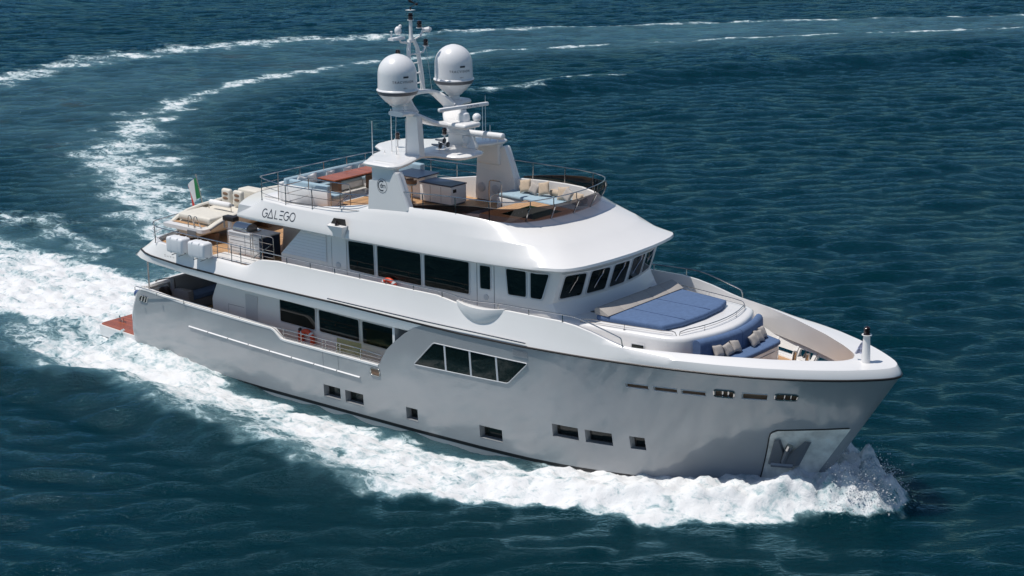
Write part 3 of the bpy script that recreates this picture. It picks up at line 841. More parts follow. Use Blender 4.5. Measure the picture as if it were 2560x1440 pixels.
# blunt aft edge of the upper deck
r0 = Pu[0]
def aftx(x, y): return x - .55 * (1 - (y / 3.2) ** 2)
mb.grid([[(aftx(x, y * k / 8) if abs(k) < 8 else x, y * k / 8, z) for x, y, z in r0] for k in range(-8, 9)])
topsides = part(mb, 'topsides', 'white', ang=40)
# inner face of the side and bow bulwarks
mb = MB()
for sd_ in (-1, 1):
    P = []
    for c, r in zip(uc, Pu):
        if c < 9.3: continue
        x, y, z = r[-1]
        zb = 4.03 if c < 25.5 else 3.80 - .25 * (c - 25.5) / 7.5 * 0
        if c <= 25.5: P.append([(x, sd_ * y, z), (x, sd_ * (y - .02), zb)])
        else:
            u = (c - 25.5) / 7.5
            hx, hy = hull(c, 3.72)
            xb = x + (float(hx) - x) * .30; yb = max(y, (y + (float(hy) - .14 - y) * .55))
            P.append([(x, sd_ * y, z), (xb, sd_ * yb, 3.72)])
    mb.grid(P)
part(mb, 'inner_bulwark', 'white', ang=40)
# ribs between the freeing ports
for sd_ in (-1, 1):
    for c in (26.40, 27.35, 28.32, 29.20, 30.15, 31.05):
        a = HP(c - .05, 3.15, -.14, sd_); b = HP(c + .05, 3.15, -.14, sd_); d = HP(c + .05, 3.74, -.14, sd_); e = HP(c - .05, 3.74, -.14, sd_)
        a2 = HP(c - .05, 3.15, -.26, sd_); b2_ = HP(c + .05, 3.15, -.26, sd_)
        part(MB().add([a, b, d, e, a2, b2_], [(0, 1, 2, 3), (4, 5, 2, 3), (0, 4, 3), (1, 2, 5), (0, 1, 5, 4)]), 'bulwark_rib', 'white')
# added brown sheets in the starboard slots; dim teak inside put into their colour
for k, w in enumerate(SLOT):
    part(MB().add([HP(c, hz(c, z), -.09, -1) for c, z in [(w[0], w[2]), (w[1], w[2]), (w[1], w[3]), (w[0], w[3])]], [(0, 1, 2, 3)]), 'slot_shade_sheet', 'brown')
# black rubbing line
for sd_ in (-1, 1):
    pts = [(p[0][0], sd_ * (p[0][1] + .004), p[0][2] + .0) for p in Pu]
    part(MB().tube(pts, .036, 6), 'rubbing_line', 'black')
mb = MB().tube([(aftx(r0[0][0], r0[0][1] * k / 8) if abs(k) < 8 else r0[0][0], r0[0][1] * k / 8, r0[0][2]) for k in range(-8, 9)], .036, 6)
part(mb, 'rubbing_line', 'black')
# overhang of the upper deck above the side walkways
mb = MB()
FB = tab([(3, 3.78), (5.7, 3.70), (8, 3.63), (11, 3.585), (15, 3.555), (17.2, 3.545), (18.2, 3.55)])
oc = [c for c in uc if c <= 18.2]
for sd_ in (-1, 1):
    P = []
    for c in oc:
        x, y, z = ub_rows(c)[0]
        xs_ = lambda s: 9 - (9 - c) * (9 - s) / 6 if c < 9 else c
        rnd = .30 * max(0, 1 - (c - 3.0) / 1.2) ** 2
        yb = y - .035
        P.append([(x, sd_ * y, z), (xs_(2.76), sd_ * yb, float(FB(c)) + .03), (xs_(2.79), sd_ * (yb - .03), float(FB(c))), (xs_(3.1), sd_ * (yb - .35), float(FB(c)) + .05), (xs_(3.2), 0, float(FB(c)) + .05)])
    mb.grid(P)
y0 = r0[0][1]
mb.grid([[(aftx(x, y0 * k / 8) if abs(k) < 8 else x, y0 * k / 8, z) for x, z in ((3.12, float(ZK(3))), (2.76, float(FB(3)) + .03), (2.79, float(FB(3))), (3.1, float(FB(3)) + .05))] for k in range(-8, 9)])
part(mb, 'deck_overhang', 'white', ang=40)
# guard bars above the black line
for sd_ in (-1, 1):
    part(MB().tube([(13.53, sd_ * 3.76, 4.06), (14.4, sd_ * 3.77, 4.06), (18, sd_ * 3.77, 4.05), (22.1, sd_ * 3.72, 4.07)], .022, 6), 'guard_bar', 'steel')
# decks
def plate(name, pts, z, t, m, parent=yacht):
    return part(MB().prism([(x, y, z - t) for x, y in pts], (0, 0, t)), name, m, parent)
def sym(pts):
    return [(x, -y) for x, y in pts] + [(x, y) for x, y in reversed(pts)]
plate('main_deck', sym([(2.35, 3.0), (3, 3.3), (6, 3.42), (16.5, 3.5)]), 1.63, .06, 'teak')
plate('side_deck', sym([(8.8, 3.40), (22, 3.40), (25.5, 3.30), (26.4, 2.9)]), 4.05, .05, 'deckwhite')
plate('aft_deck', sym([(3.45, 0), (3.62, 1.6), (3.98, 3.26), (9.3, 3.33), (10.6, 3.33)]), 4.43, .1, 'teak')
plate('well_deck', sym([(26.0, 2.6), (27.4, 2.45), (28.65, 2.08), (29.8, 1.55), (30.6, 1.05), (31.1, .6), (31.3, .2)]), 3.20, .05, 'teak')
mb = MB()
for sd_ in (-1, 1):
    P = []
    for c in np.linspace(26.2, 32.0, 20):
        a = HP(c, 3.19, -.14, sd_)
        P.append([(a[0], a[1], 3.245), (a[0], a[1] - sd_ * .10, 3.245), (a[0] - .02, a[1] - sd_ * .12, 3.18)])
    mb.grid(P)
part(mb, 'waterway_kerb', 'white')
# wing control stations bulging from the side bulwarks
for sd_ in (-1, 1):
    P = []
    for j in range(9):
        t = j / 8
        z = 4.83 - .55 * t
        w_ = (1 - t ** 1.7) ** .6
        ring = []
        for i in range(13):
            a = -1 + 2 * i / 12
            bulge = .22 * w_ * max(0, 1 - abs(a) ** 2.4) * (1 - .25 * t)
            base = np.interp(z, [4.30, 4.38, 4.9], [3.575, 3.56, 3.46]) - .03
            zt_ = z + (.10 * max(0, a) ** 2 + .06 * max(0, -a) ** 2) * (1 - t)
            ring.append((20.05 + .25 * (1 - t) * 0 + a * (.98 * w_ + .02), sd_ * (base + bulge), zt_))
        P.append(ring)
    mb = MB().grid(P)
    top_ = P[0]
    mb.grid([top_, [(x, y - sd_ * .10, z + .012) for x, y, z in top_], [(x, sd_ * 3.36, z - .01) for x, y, z in top_]])
    part(mb, 'wing_station', 'white', ang=50)

# ---------------------------------------------------------------- main deck house
mb = MB()
def mh(z, sd_):
    xa = np.interp(z, [1.6, 2.29, 2.63, 3.25, 3.65], [6.42, 6.38, 6.37, 6.62, 6.95])
    return xa
P = []
for z in (1.6, 2.0, 2.3, 2.63, 2.95, 3.25, 3.62):
    xa = float(mh(z, 0))
    ins = np.interp(z, [1.6, 2.9, 3.05, 3.62], [0, 0, .03, .08])
    y_ = 2.72 - float(ins)
    P.append([(xa + .0, 0, z), (xa, -1.6, z), (xa + .02, -y_ + .1, z), (xa + .12, -y_, z), (9, -y_, z), (13, -y_, z), (19, -y_, z)])
mb.grid(P).mirror()
part(mb, 'main_house', 'white', ang=30)
def win(name, quad, sd_, yf, parent=yacht, r=.06, fr=.05, th=.012, frame='frame'):
    """flat window on a side wall: quad in (x, z), yf the wall's half-breadth"""
    cx = sum(q[0] for q in quad) / 4; cz = sum(q[1] for q in quad) / 4
    big = [(x + fr * (1 if x > cx else -1), z + fr * (1 if z > cz else -1)) for x, z in quad]
    o = part(MB().prism([(x, sd_ * (yf - .01), z) for x, z in round_poly(big, r + .03)], (0, sd_ * (.012 + th), 0)), name, frame, parent)
    part(MB().prism([(x, sd_ * yf, z) for x, z in round_poly(quad, r)], (0, sd_ * (.006 + th), 0)), 'pane', 'glass', o)
    return o
for sd_ in (-1, 1):
    for q in ([(10.10, 2.41), (11.83, 2.38), (11.86, 3.17), (10.10, 3.22)], [(12.07, 2.38), (13.97, 2.36), (13.96, 3.13), (12.05, 3.17)], [(14.16, 2.35), (16.4, 2.32), (16.4, 3.11), (14.14, 3.13)]):
        win('saloon_window', q, sd_, 2.72, r=.07)
    mb = MB()
    mb.box(8.28, 8.92, sd_ * 2.69, sd_ * 2.725, 1.65, 3.1)
    part(mb, 'side_door', 'frame')
    part(MB().add([(7.35, sd_ * 2.724, 2.1), (8.2, sd_ * 2.724, 2.1), (8.2, sd_ * 2.724, 2.112), (7.35, sd_ * 2.724, 2.112)], [(0, 1, 2, 3)]).add([(7.35, sd_ * 2.724, 2.56), (8.2, sd_ * 2.724, 2.56), (8.2, sd_ * 2.724, 2.572), (7.35, sd_ * 2.724, 2.572)], [(0, 1, 2, 3)]).add([(7.35, sd_ * 2.724, 2.1), (7.362, sd_ * 2.724, 2.1), (7.362, sd_ * 2.724, 2.57), (7.35, sd_ * 2.724, 2.57)], [(0, 1, 2, 3)]), 'locker_seam', 'greyband')
# end wall of the walkway under the curved bulwark
part(MB().box(16.35, 16.45, -3.6, -2.6, 1.6, 3.6).box(16.35, 16.45, 2.6, 3.6, 1.6, 3.6), 'walkway_bulkhead', 'white')
# saloon door glass facing aft
part(MB().box(6.30, 6.36, -1.5, 1.5, 1.7, 3.3), 'saloon_door', 'glass')

# ---------------------------------------------------------------- upper deck house and wheelhouse
def front(y, z):
    return 22.85 + .33 * (z - 5.25) - .07 * y * y
def house_ring(z):
    xa = 10.40 if z <= 4.99 else 10.40 + (z - 4.99) * 1.05
    sk_ = .0 if z >= 5.16 else (5.16 - z) * .55
    yb = 2.84 if z >= 4.9 else 2.84 + (4.9 - z) * .02
    xs_ = front(2.42, max(z, 5.16)) + sk_
    pts = [(xa, 0), (xa, -2.0), (xa, -yb), (12, -yb), (14, -yb), (17, -yb), (20, -yb), (xs_ - .62, -yb), (xs_ - .36, -yb + .015), (xs_ - .16, -yb + .08), (xs_ - .05, -yb + .17)]
    for y in (2.42, 2.0, 1.5, 1.0, .5, 0):
        pts.append((front(y, max(z, 5.16)) + sk_, -y))
    return [(x, y, z) for x, y in pts]
mb = MB()
mb.grid([house_ring(z) for z in (3.9, 4.4, 4.72, 4.85, 4.99, 5.10, 5.16, 5.5, 5.95, 6.12, 6.5)]).mirror()
part(mb, 'upper_house', 'white', ang=30)
for sd_ in (-1, 1):
    for q in ([(13.75, 4.93), (14.90, 4.91), (14.88, 5.96), (13.72, 5.93)], [(15.07, 4.91), (17.02, 4.90), (17.0, 5.98), (15.06, 5.96)], [(17.18, 4.92), (19.08, 4.96), (19.09, 6.02), (17.18, 5.98)]):
        win('side_window', q, sd_, 2.842, r=.06)
    dr = part(MB().box(19.41, 19.425, sd_ * 2.83, sd_ * 2.848, 4.1, 6.05).box(20.13, 20.145, sd_ * 2.83, sd_ * 2.848, 4.1, 6.06), 'side_door', 'greyband')
    win('window', [(19.57, 5.24), (19.98, 5.26), (19.98, 6.02), (19.56, 6.0)], sd_, 2.842, dr, r=.05, fr=.04)
    part(MB().lathe([(.001, 0), (.10, 0), (.10, .02), (.001, .02)], (19.80, sd_ * 2.84, 4.98), 16, Matrix.Rotation(PI / 2 * -sd_, 3, 'X')), 'handle_cup', 'frame', dr)
    win('side_window', [(20.72, 5.23), (21.44, 5.26), (21.44, 6.09), (20.64, 6.06)], sd_, 2.842, r=.07)
    win('side_window', [(21.63, 5.27), (22.06, 5.29), (22.36, 6.14), (21.63, 6.10)], sd_, 2.842, r=.07)
    # louvred air intake, its slats on the raked end of the house
    mb = MB()
    for k in range(9):
        z = 5.0 + k * .108
        xa = 10.47 + (z - 4.99) * 1.05
        mb.add([(xa, sd_ * 2.84, z), (12.66, sd_ * 2.84, z), (12.66, sd_ * 2.885, z + .02), (xa + .02, sd_ * 2.885, z + .02), (xa + .09, sd_ * 2.842, z + .1), (12.66, sd_ * 2.842, z + .1)], [(0, 1, 2, 3), (3, 2, 5, 4)])
    part(mb, 'louvre', 'white', ang=10)
    mb = MB().tube([(13.62, sd_ * 2.855, 4.1), (13.62, sd_ * 2.855, 5.95)], .008, 4)
    mb.tube([(12.9, sd_ * 2.843, 4.1), (12.9, sd_ * 2.843, 5.93)], .006, 4)
    part(mb, 'panel_seam', 'greyband')
    part(MB().lathe([(.001, 0), (.13, 0), (.10, .03), (.001, .03)], (13.2, sd_ * 2.84, 4.98), 18, Matrix.Rotation(PI / 2 * -sd_, 3, 'X')), 'shore_inlet', 'frame')
# front windows with wipers
for yc in (-2.04, -1.0, .05, 1.12, 2.14):
    wq = [(yc - .41, 5.28), (yc + .41, 5.28), (yc + .39, 6.03), (yc - .43, 6.06)]
    if abs(yc) > 2: wq = [(max(min(y, 2.45), -2.45), z) for y, z in wq]
    rp = round_poly(wq, .09)
    bp_ = round_poly([(y + .05 * (1 if y > yc else -1), z + .045 * (1 if z > 5.6 else -1)) for y, z in wq], .11)
    def fpan(poly, off, th, name, m, parent):
        a = [(front(y, z) + off + th, y, z) for y, z in poly]; b = [(front(y, z) + off - .01, y, z) for y, z in poly]
        n = len(poly)
        return part(MB().add(a + b, [tuple(range(n))] + [(i, (i + 1) % n, n + (i + 1) % n, n + i) for i in range(n)]), name, m, parent)
    o = fpan(bp_, 0, .014, 'front_window', 'frame', yacht)
    fpan(rp, 0, .022, 'pane', 'glass', o)
    part(MB().tube([(front(yc, 6.05) + .05, yc + .05, 6.06), (front(yc, 5.9) + .06, yc, 5.86), (front(yc, 5.75) + .05, yc - .02, 5.78), (front(yc, 5.45) + .04, yc - .2, 5.45)], .014, 5).tube([(front(yc, 6.05) + .05, yc + .10, 6.06), (front(yc, 5.9) + .06, yc + .05, 5.88)], .010, 5), 'wiper', 'steel', o)
# wheelhouse desk seen through the first window
# ---------------------------------------------------------------- roof and flybridge shell
NS = [8.4, 8.6, 8.9, 9.4, 10.2, 11, 12, 13, 14.3, 15.5, 16.5, 17.5, 18.4, 19.2]
ZE = tab([(8.4, 6.12), (9.8, 6.12), (14, 6.11), (17.4, 6.14), (19.4, 6.18), (21.4, 6.26), (22.5, 6.32), (23.1, 6.35), (23.6, 6.36)])
Ecv = [(x + .16, 3.28 - .10 * max(0, 1 - (x - 8.4) / .8) ** 2) for x in NS] + [(20.1, 3.28), (20.8, 3.27), (21.4, 3.25), (21.95, 3.22), (22.4, 3.17)] + [(22.8, 3.10), (23.05, 2.99), (23.22, 2.78), (23.36, 2.40), (23.47, 1.8), (23.55, 1.1), (23.60, 0)]
Rcv = [(x + .19, 3.10 - .06 * max(0, 1 - (x - 9.4) / .8)) for x in np.linspace(9.55, 10.6, 5)] + [(x + .15, 3.10) for x in NS[5:]] + [(20.1, 3.08), (20.62, 3.04), (21.05, 2.97), (21.42, 2.86), (21.74, 2.70)]
Rz = [q + .035 for q in [6.80, 6.81, 6.80, 6.79, 6.77, 6.76, 6.75, 6.745, 6.755, 6.78, 6.81, 6.84, 6.87, 6.90, 6.92, 6.93, 6.93, 6.92, 6.91]]
Tcv = [(x + .25, 3.00) for x in np.linspace(9.65, 10.7, 5)] + [(11.25, 3.0), (12.25, 2.98), (13.25, 2.94)] + [(x + .28, 2.90) for x in NS[8:-1]] + [(19.4, 2.88)] + [(19.92, 2.79), (20.25, 2.66), (20.5, 2.47), (20.68, 2.22), (20.81, 1.95)] + [(20.90, 1.70), (20.98, 1.46), (21.04, 1.2), (21.09, .92), (21.13, .6), (21.16, .3), (21.17, 0)]
Tz = [q + .09 for q in [6.82, 6.83, 6.82, 6.81, 6.79, 6.79, 6.84, 6.98]] + [q + .115 for q in [7.19, 7.32, 7.39, 7.44, 7.45, 7.43]] + [7.49, 7.46, 7.435, 7.42, 7.41] + [7.405, 7.40, 7.40, 7.40, 7.40, 7.40, 7.40]
E_ = [(x, y, float(ZE(x))) for x, y in Ecv]
T_ = [(x, y, z) for (x, y), z in zip(Tcv, Tz)]
R_ = [(x, y, z) for (x, y), z in zip(Rcv, Rz)]
for i in range(len(R_), len(E_)):
    e, t = Vector(E_[i]), Vector(T_[i])
    k_ = (i - 18) / 7
    p = e.lerp(t, .43 + .03 * k_); p.z += .12 - .08 * min(1, k_)
    R_.append(tuple(p))
mb = MB()
rowsR = []
for e, r, t in zip(E_, R_, T_):
    e = Vector(e); r = Vector(r); t = Vector(t)
    out = (e - t); out.z = 0; out.normalize()
    rowsR.append([e - out * .35 + Vector((0, 0, .10)), e - out * .05 + Vector((0, 0, .0)), e + Vector((0, 0, .03)), e + Vector((0, 0, .10)) + (r - e) * .02, e.lerp(r, .5) + out * .035, r - (r - e) * .04, r, r.lerp(t, .06), r.lerp(t, .5) + Vector((0, 0, .02)), t - (t - r) * .03, t + Vector((0, 0, .012)) - out * .03, t - out * .12 + Vector((0, 0, .0)), t - out * .15 - Vector((0, 0, max(.05, t.z - 6.42)))])
for r in rowsR: pass
mb.grid([[(p.x, -abs(p.y) if p.y else 0, p.z) for p in [Vector((q.x, q.y, q.z)) for q in r]] for r in rowsR])
mb.f.append(tuple(range(13)))
mb.mirror()
roof = part(mb, 'flybridge_shell', 'white', ang=32)
# aft edge of the flybridge and its white deck
mb = MB()
P = []
for k in range(-10, 11):
    s_ = k / 10
    y = 3.02 * s_
    xa = 7.30 + 1.1 * abs(s_) ** 2.2
    P.append([(xa + 1.2, y, 6.14), (xa + .05, y, 6.10), (xa, y, 6.14), (xa + .10, y, 6.50), (xa + .16, y, 6.53), (11.6, y, 6.53)])
mb.grid(P)
L_ = len(mb.v); mb.f.append(tuple(range(6))); mb.f.append(tuple(range(L_ - 6, L_))[::-1])
part(mb, 'flybridge_aft_deck', 'white', ang=40)
plate('flybridge_deck', sym([(11.3, 2.92), (12.9, 2.84), (19.0, 2.78), (20.2, 2.50), (20.9, 1.5), (21.05, 0)]), 6.545, .05, 'teakx')
plate('flybridge_soffit', sym([(8.4, 3.0), (22.0, 3.0), (22.8, 2.6), (23.2, 1.5), (23.3, 0)]), 6.16, .02, 'white')

# ---------------------------------------------------------------- foredeck trunk
TR = [(21.2, 2.70), (22.8, 2.68), (24.5, 2.52), (26.0, 2.34), (26.55, 2.22), (26.83, 2.02), (26.97, 1.75), (27.12, 1.35), (27.25, .9), (27.33, .45), (27.36, 0)]
def trunk_ring(d, z, low=0):
    out = []
    for i, (x, y) in enumerate(TR):
        a = Vector(TR[max(i - 1, 0)]); b = Vector(TR[min(i + 1, len(TR) - 1)])
        t = (b - a).normalized(); nrm = Vector((-t.y, t.x))
        if i == len(TR) - 1: nrm = Vector((1, 0))
        p = Vector((x, y)) + nrm * d
        out.append((p.x, -p.y, z))
    return out
mb = MB()
mb.grid([trunk_ring(.0, 3.18), trunk_ring(.0, 3.9), trunk_ring(0, 4.56), trunk_ring(-.02, 4.65), trunk_ring(-.07, 4.695), trunk_ring(-.15, 4.71), [(min(x, 27.2), 0, 4.71) for x, y in TR]])
mb.mirror()
part(mb, 'foredeck_trunk', 'white', ang=40)
for sd_ in (-1, 1):
    o = win('trunk_window', [(25.24, 4.17), (25.68, 4.18), (25.68, 4.36), (25.24, 4.34)], sd_, 2.43, r=.04, fr=.03, th=.02)
for sd_, pts in ((-1, [(22.80, 1.44), (22.74, .95), (23.22, .90), (23.28, 1.40)]), (1, [(22.80, 1.68), (22.76, 2.12), (23.10, 2.15), (23.20, 1.75)])):
    part(MB().prism([(x, sd_ * y, 4.70) for x, y in pts], (0, 0, .03)), 'deck_hatch', 'glass')
for sd_ in (-1,):
    for p in ((23.0, .1), (22.98, .55)):
        part(MB().lathe([(.001, 0), (.05, 0), (.04, .02), (.001, .02)], (p[0], p[1], 4.71), 10), 'deck_filler', 'steel')

# ---------------------------------------------------------------- rails
def rail(path, r=.022, posts=(), wires=(), name='handrail', closed=False, pr=.016, m='steel', it=2):
    pts = smooth_path(path, it) if it else [Vector(p) for p in path]
    o = part(MB().tube(pts, r, 8), name, m)
    for w in wires:
        part(MB().tube(w if len(w) < 3 else smooth_path(w, it), .009, 5), 'rail_wire', m, o)
    for a, b in posts:
        part(MB().tube([a, b], pr, 6).lathe([(.035, 0), (.035, .012), (.001, .012)], a, 8), 'stanchion', m, o)
    return o
for sd_ in (-1, 1):
    s = sd_
    # along the side bulwark of the upper deck
    path = [(8.89, 3.42, 5.11), (10.1, 3.42, 5.09), (11.26, 3.42, 5.085), (13.58, 3.42, 5.075), (15.96, 3.42, 5.06), (18.42, 3.42, 5.07), (18.85, 3.43, 5.05), (19.27, 3.44, 4.99), (19.8, 3.45, 4.98), (20.76, 3.43, 5.07), (22.0, 3.42, 5.10), (23.3, 3.42, 5.16), (23.85, 3.42, 5.16), (24.37, 3.42, 5.07), (25.40, 3.40, 4.83), (25.52, 3.39, 4.78), (25.56, 3.39, 4.55)]
    path = [(x, s * y, z) for x, y, z in path]
    posts = []
    for x in (9.95, 11.26, 12.41, 13.58, 14.75, 15.96, 17.18, 18.42, 19.3, 20.76, 22.0, 23.32):
        zt = float(np.interp(x, [p[0] for p in path], [p[2] for p in path]))
        posts.append(((x, s * 3.41, float(TOPZ(x)) - .01), (x, s * 3.42, zt)))
    rail(path, .020, posts)
    # round the aft deck
    h = [(9.95, 3.42, 5.09), (8.42, 3.42, 5.12), (6.0, 3.42, 5.13), (4.6, 3.40, 5.15), (4.05, 3.30, 5.16), (3.62, 2.95, 5.17), (3.50, 2.4, 5.18), (3.40, 1.2, 5.18), (3.36, .02, 5.18)]
    h = [(x, s * y, z) for x, y, z in h]
    w1 = [(x, y, z - .20) for x, y, z in h]; w2 = [(x, y, z - .40) for x, y, z in h]
    po = [((x, s * y, float(TOPZ(x)) - .03), (x, s * y, 5.14)) for x, y in ((4.25, 3.38), (5.46, 3.40), (6.65, 3.40), (7.68, 3.40), (8.42, 3.40), (8.90, 3.40))] + [((3.66, s * 2.9, 4.55), (3.64, s * 2.9, 5.17)), ((3.46, s * 1.6, 4.5), (3.44, s * 1.6, 5.18))]
    rail(h, .020, po, (w1, w2))
    # main deck bulwark
    h = [(3.1, 3.52, 2.70), (5.9, 3.56, 2.63), (8.9, 3.60, 2.56), (10.6, 3.62, 2.50), (12, 3.62, 2.50), (14, 3.62, 2.505), (15.0, 3.62, 2.49), (15.85, 3.62, 2.44)]
    h = [(x, s * y, z) for x, y, z in h]
    w1 = [(11.1, s * 3.62, 2.37), (15.8, s * 3.62, 2.33)]; w2 = [(11.15, s * 3.62, 2.24), (15.75, s * 3.62, 2.21)]
    po = [((x, s * 3.60, float(ZT(x))), (x, s * 3.60, float(np.interp(x, [p[0] for p in h], [p[2] for p in h])))) for x in (3.15, 4.4, 5.9, 7.4, 8.9, 10.2, 11.12, 12.0, 13.03, 13.18, 13.72, 13.88, 14.85)]
    rail(h, .018, po, (w1, w2), it=1)
    # sunpad rails on the trunk
    h = [(23.35, 2.53, 4.70), (23.38, 2.52, 4.86), (24.9, 2.36, 4.86), (26.2, 2.14, 4.86), (26.48, 1.98, 4.86), (26.52, 1.92, 4.70)]
    h = [(x, s * y, z) for x, y, z in h]
    rail(h, .014, [((x, s * y, 4.70), (x, s * y, 4.86)) for x, y in ((24.9, 2.37),)], ([(23.37, s * 2.53, 4.76), (26.45, s * 2.0, 4.76)],), name='sunpad_rail', pr=.010, it=1)
h = [(26.58, -1.86, 4.70), (26.60, -1.84, 4.86), (26.88, -.9, 4.86), (26.95, 0, 4.86), (26.88, .9, 4.86), (26.60, 1.84, 4.86), (26.58, 1.86, 4.70)]
rail(h, .014, [((26.86, -.9, 4.70), (26.87, -.9, 4.86)), ((26.86, .9, 4.70), (26.87, .9, 4.86))], ([(26.6, -1.82, 4.77), (26.9, -.6, 4.77), (26.9, .6, 4.77), (26.6, 1.82, 4.77)],), name='sunpad_rail', pr=.010, it=1)
# flybridge rails
h = [(14.85, -2.9, 7.64), (14.1, -3.04, 7.62), (13.2, -3.06, 7.57), (12.25, -3.06, 7.55), (10.95, -3.06, 7.52), (10.25, -3.08, 7.59), (9.75, -3.06, 7.66), (9.55, -2.9, 7.66), (9.55, -2.4, 7.66), (9.6, -1.0, 7.68), (9.6, 1.4, 7.66), (9.6, 2.5, 7.64), (9.75, 2.98, 7.64), (10.2, 3.08, 7.62), (12.2, 3.06, 7.6), (14.85, 2.9, 7.70)]
po = [((x, y, zb), (x, y, zt)) for x, y, zb, zt in ((13.58, -3.03, 7.10, 7.59), (12.24, -3.04, 6.90, 7.55), (10.95, -3.04, 6.85, 7.52), (9.75, -3.04, 6.86, 7.66), (9.6, -2.1, 6.53, 7.66), (9.6, -1.0, 6.53, 7.68), (9.6, .2, 6.53, 7.67), (9.6, 1.4, 6.53, 7.66), (9.6, 2.4, 6.53, 7.64), (10.9, 3.04, 6.85, 7.61), (12.3, 3.04, 6.9, 7.6), (13.6, 3.0, 7.1, 7.64))]
rail(h, .020, po, [[(x, y, z - d) for x, y, z in h] for d in (.27, .54)], it=1)
h = [(10.9, -3.04, 7.52), (10.9, -2.3, 7.53), (10.78, -1.78, 7.54), (11.0, -1.74, 7.54), (11.83, -1.72, 7.53), (12.72, -1.70, 7.55), (12.76, -1.70, 7.50), (12.76, -1.70, 6.55)]
rail(h, .018, [((10.78, -1.75, 6.55), (10.78, -1.75, 7.53)), ((11.83, -1.72, 6.55), (11.83, -1.72, 7.53)), ((13.1, -2.85, 7.0), (12.74, -1.72, 7.22))], [[(x, y, z - d) for x, y, z in h[:6]] for d in (.3, .6)], it=0)
# inner rail of the aft deck by the cabinet
h = [(7.45, -2.72, 5.44), (8.67, -2.72, 5.44), (9.80, -2.72, 5.45), (9.88, -2.72, 5.40), (9.9, -2.72, 4.6)]
rail(h, .016, [((x, -2.72, 4.43), (x, -2.72, 5.44)) for x in (7.5, 8.70, 8.82, 9.3)] + [((9.0, -2.9, 4.6), (9.86, -2.75, 5.2))], [[(7.45, -2.72, z), (9.86, -2.72, z)] for z in (4.68, 4.93, 5.18)], it=0)
# rail round the smoked screen
def tcurve(n=60):
    P = [Vector(p) for p in T_]
    P = [p for p in P if p.x > 16.6]
    return P
tc = tcurve()
h = [(15.95, 2.90, 8.10), (16.7, 2.93, 8.10), (18.3, 2.92, 8.11), (19.6, 2.84, 8.12), (20.45, 2.60, 8.12), (20.92, 2.10, 8.12), (21.14, 1.4, 8.12), (21.26, .6, 8.12), (21.28, 0, 8.12)]
h = [(x, -y, z - .18 * max(0, (18.2 - x) / 3)) for x, y, z in h] + [(x, y, z) for x, y, z in reversed(h[:-1])]
po = []
for sd_ in (-1, 1):
    for x, y, z in ((17.2, 2.87, 7.53), (18.6, 2.87, 7.55), (19.9, 2.76, 7.48)):
        po.append(((x, sd_ * y, z), (x, sd_ * (2.91 if x < 19.5 else 2.78), 8.10 if sd_ > 0 or x > 18 else 8.05)))
rail(h, .018, po, name='screen_rail', it=2, pr=.018)
# slanting supports at the front
for y in (-1.95, -1.05, 0.0, 1.05, 1.95):
    xb = float(np.interp(abs(y), [0, .6, 1.2, 1.7, 2.1], [21.17, 21.13, 21.04, 20.9, 20.64])); 
    xt = float(np.interp(abs(y), [0, .6, 1.4, 2.05], [21.28, 21.26, 21.14, 20.95]))
    part(MB().tube([(xb - .03, y, 7.38), (xb + .20, y * 1.06, 7.84), (xt, y * 1.04, 7.92), (xt, y * 1.04, 8.12)], [.03, .026, .018, .016], 6), 'screen_support', 'steel')
# smoked screen
P = []
for p in tc:
    k = float(np.clip((p.x - 16.8) / 2.0, 0, 1))
    out = .0 + .22 * max(0, min(1, (p.x - 19.9) / 1.1))
    hgt = .08 + .44 * float(np.clip((p.x - 16.8) / 4.0, 0, 1))
    d = Vector((max(0, p.x - 19.5), p.y * .12, 0)); d = d.normalized() if d.length > 0 else d
    P.append([(p.x - .02, -p.y + .03, p.z - .02), (p.x + out * .45, -p.y - out * .10 * (p.y > .1), p.z + hgt * .5), (p.x + out, -p.y * (1 + .05 * out / .22), p.z + hgt)])
Pm = P + [[(x, -y, z) for x, y, z in r] for r in reversed(P[:-1])]
part(MB().grid(Pm), 'smoked_screen', 'tint', ang=60)
part(MB().tube([r[-1] for r in Pm], .008, 5), 'screen_edge', 'black')

# ---------------------------------------------------------------- arch, hardtop wing and mast
for sd_ in (-1, 1):
    leg = [(x + .25, z + .08) for x, z in [(14.50, 6.5), (16.45, 6.5), (16.30, 7.36), (16.10, 7.95), (15.93, 8.36), (15.86, 8.50), (15.78, 8.52), (15.70, 8.44), (15.58, 8.30), (15.40, 8.21), (15.2, 8.18), (14.62, 8.12)]]
    bm_ = MB().prism([(x, sd_ * 2.95, z) for x, z in leg], (0, sd_ * -.30, 0))
    part(bm_, 'arch_leg', 'white')
    part(MB().rbox(14.88, 15.92, min(sd_ * 2.86, sd_ * 2.56), max(sd_ * 2.86, sd_ * 2.56), 7.9, 8.84, .08, 3), 'arch_neck', 'white')
    part(MB().tube([(16.55, sd_ * 2.88, 7.38), (16.30, sd_ * 2.88, 8.03), (16.09, sd_ * 2.88, 8.55)], .085, 10), 'arch_edge', 'white')
    # round speakers on the inner side of the coaming
    for x in (15.05, 15.7):
        part(MB().lathe([(.001, .0), (.17, .0), (.17, .03), (.14, .04), (.001, .035)], (x, sd_ * 2.65, 7.02), 20, Matrix.Rotation(PI / 2 * sd_, 3, 'X')), 'speaker', 'frame')
WO = [(14.60, 2.85), (14.68, 3.02), (14.95, 3.08), (15.65, 3.08), (15.98, 2.98), (16.08, 2.70), (15.95, 2.1), (15.66, 1.3), (15.60, .95), (15.85, .78), (16.5, .74), (16.85, .62), (17.0, .38), (17.04, 0)]
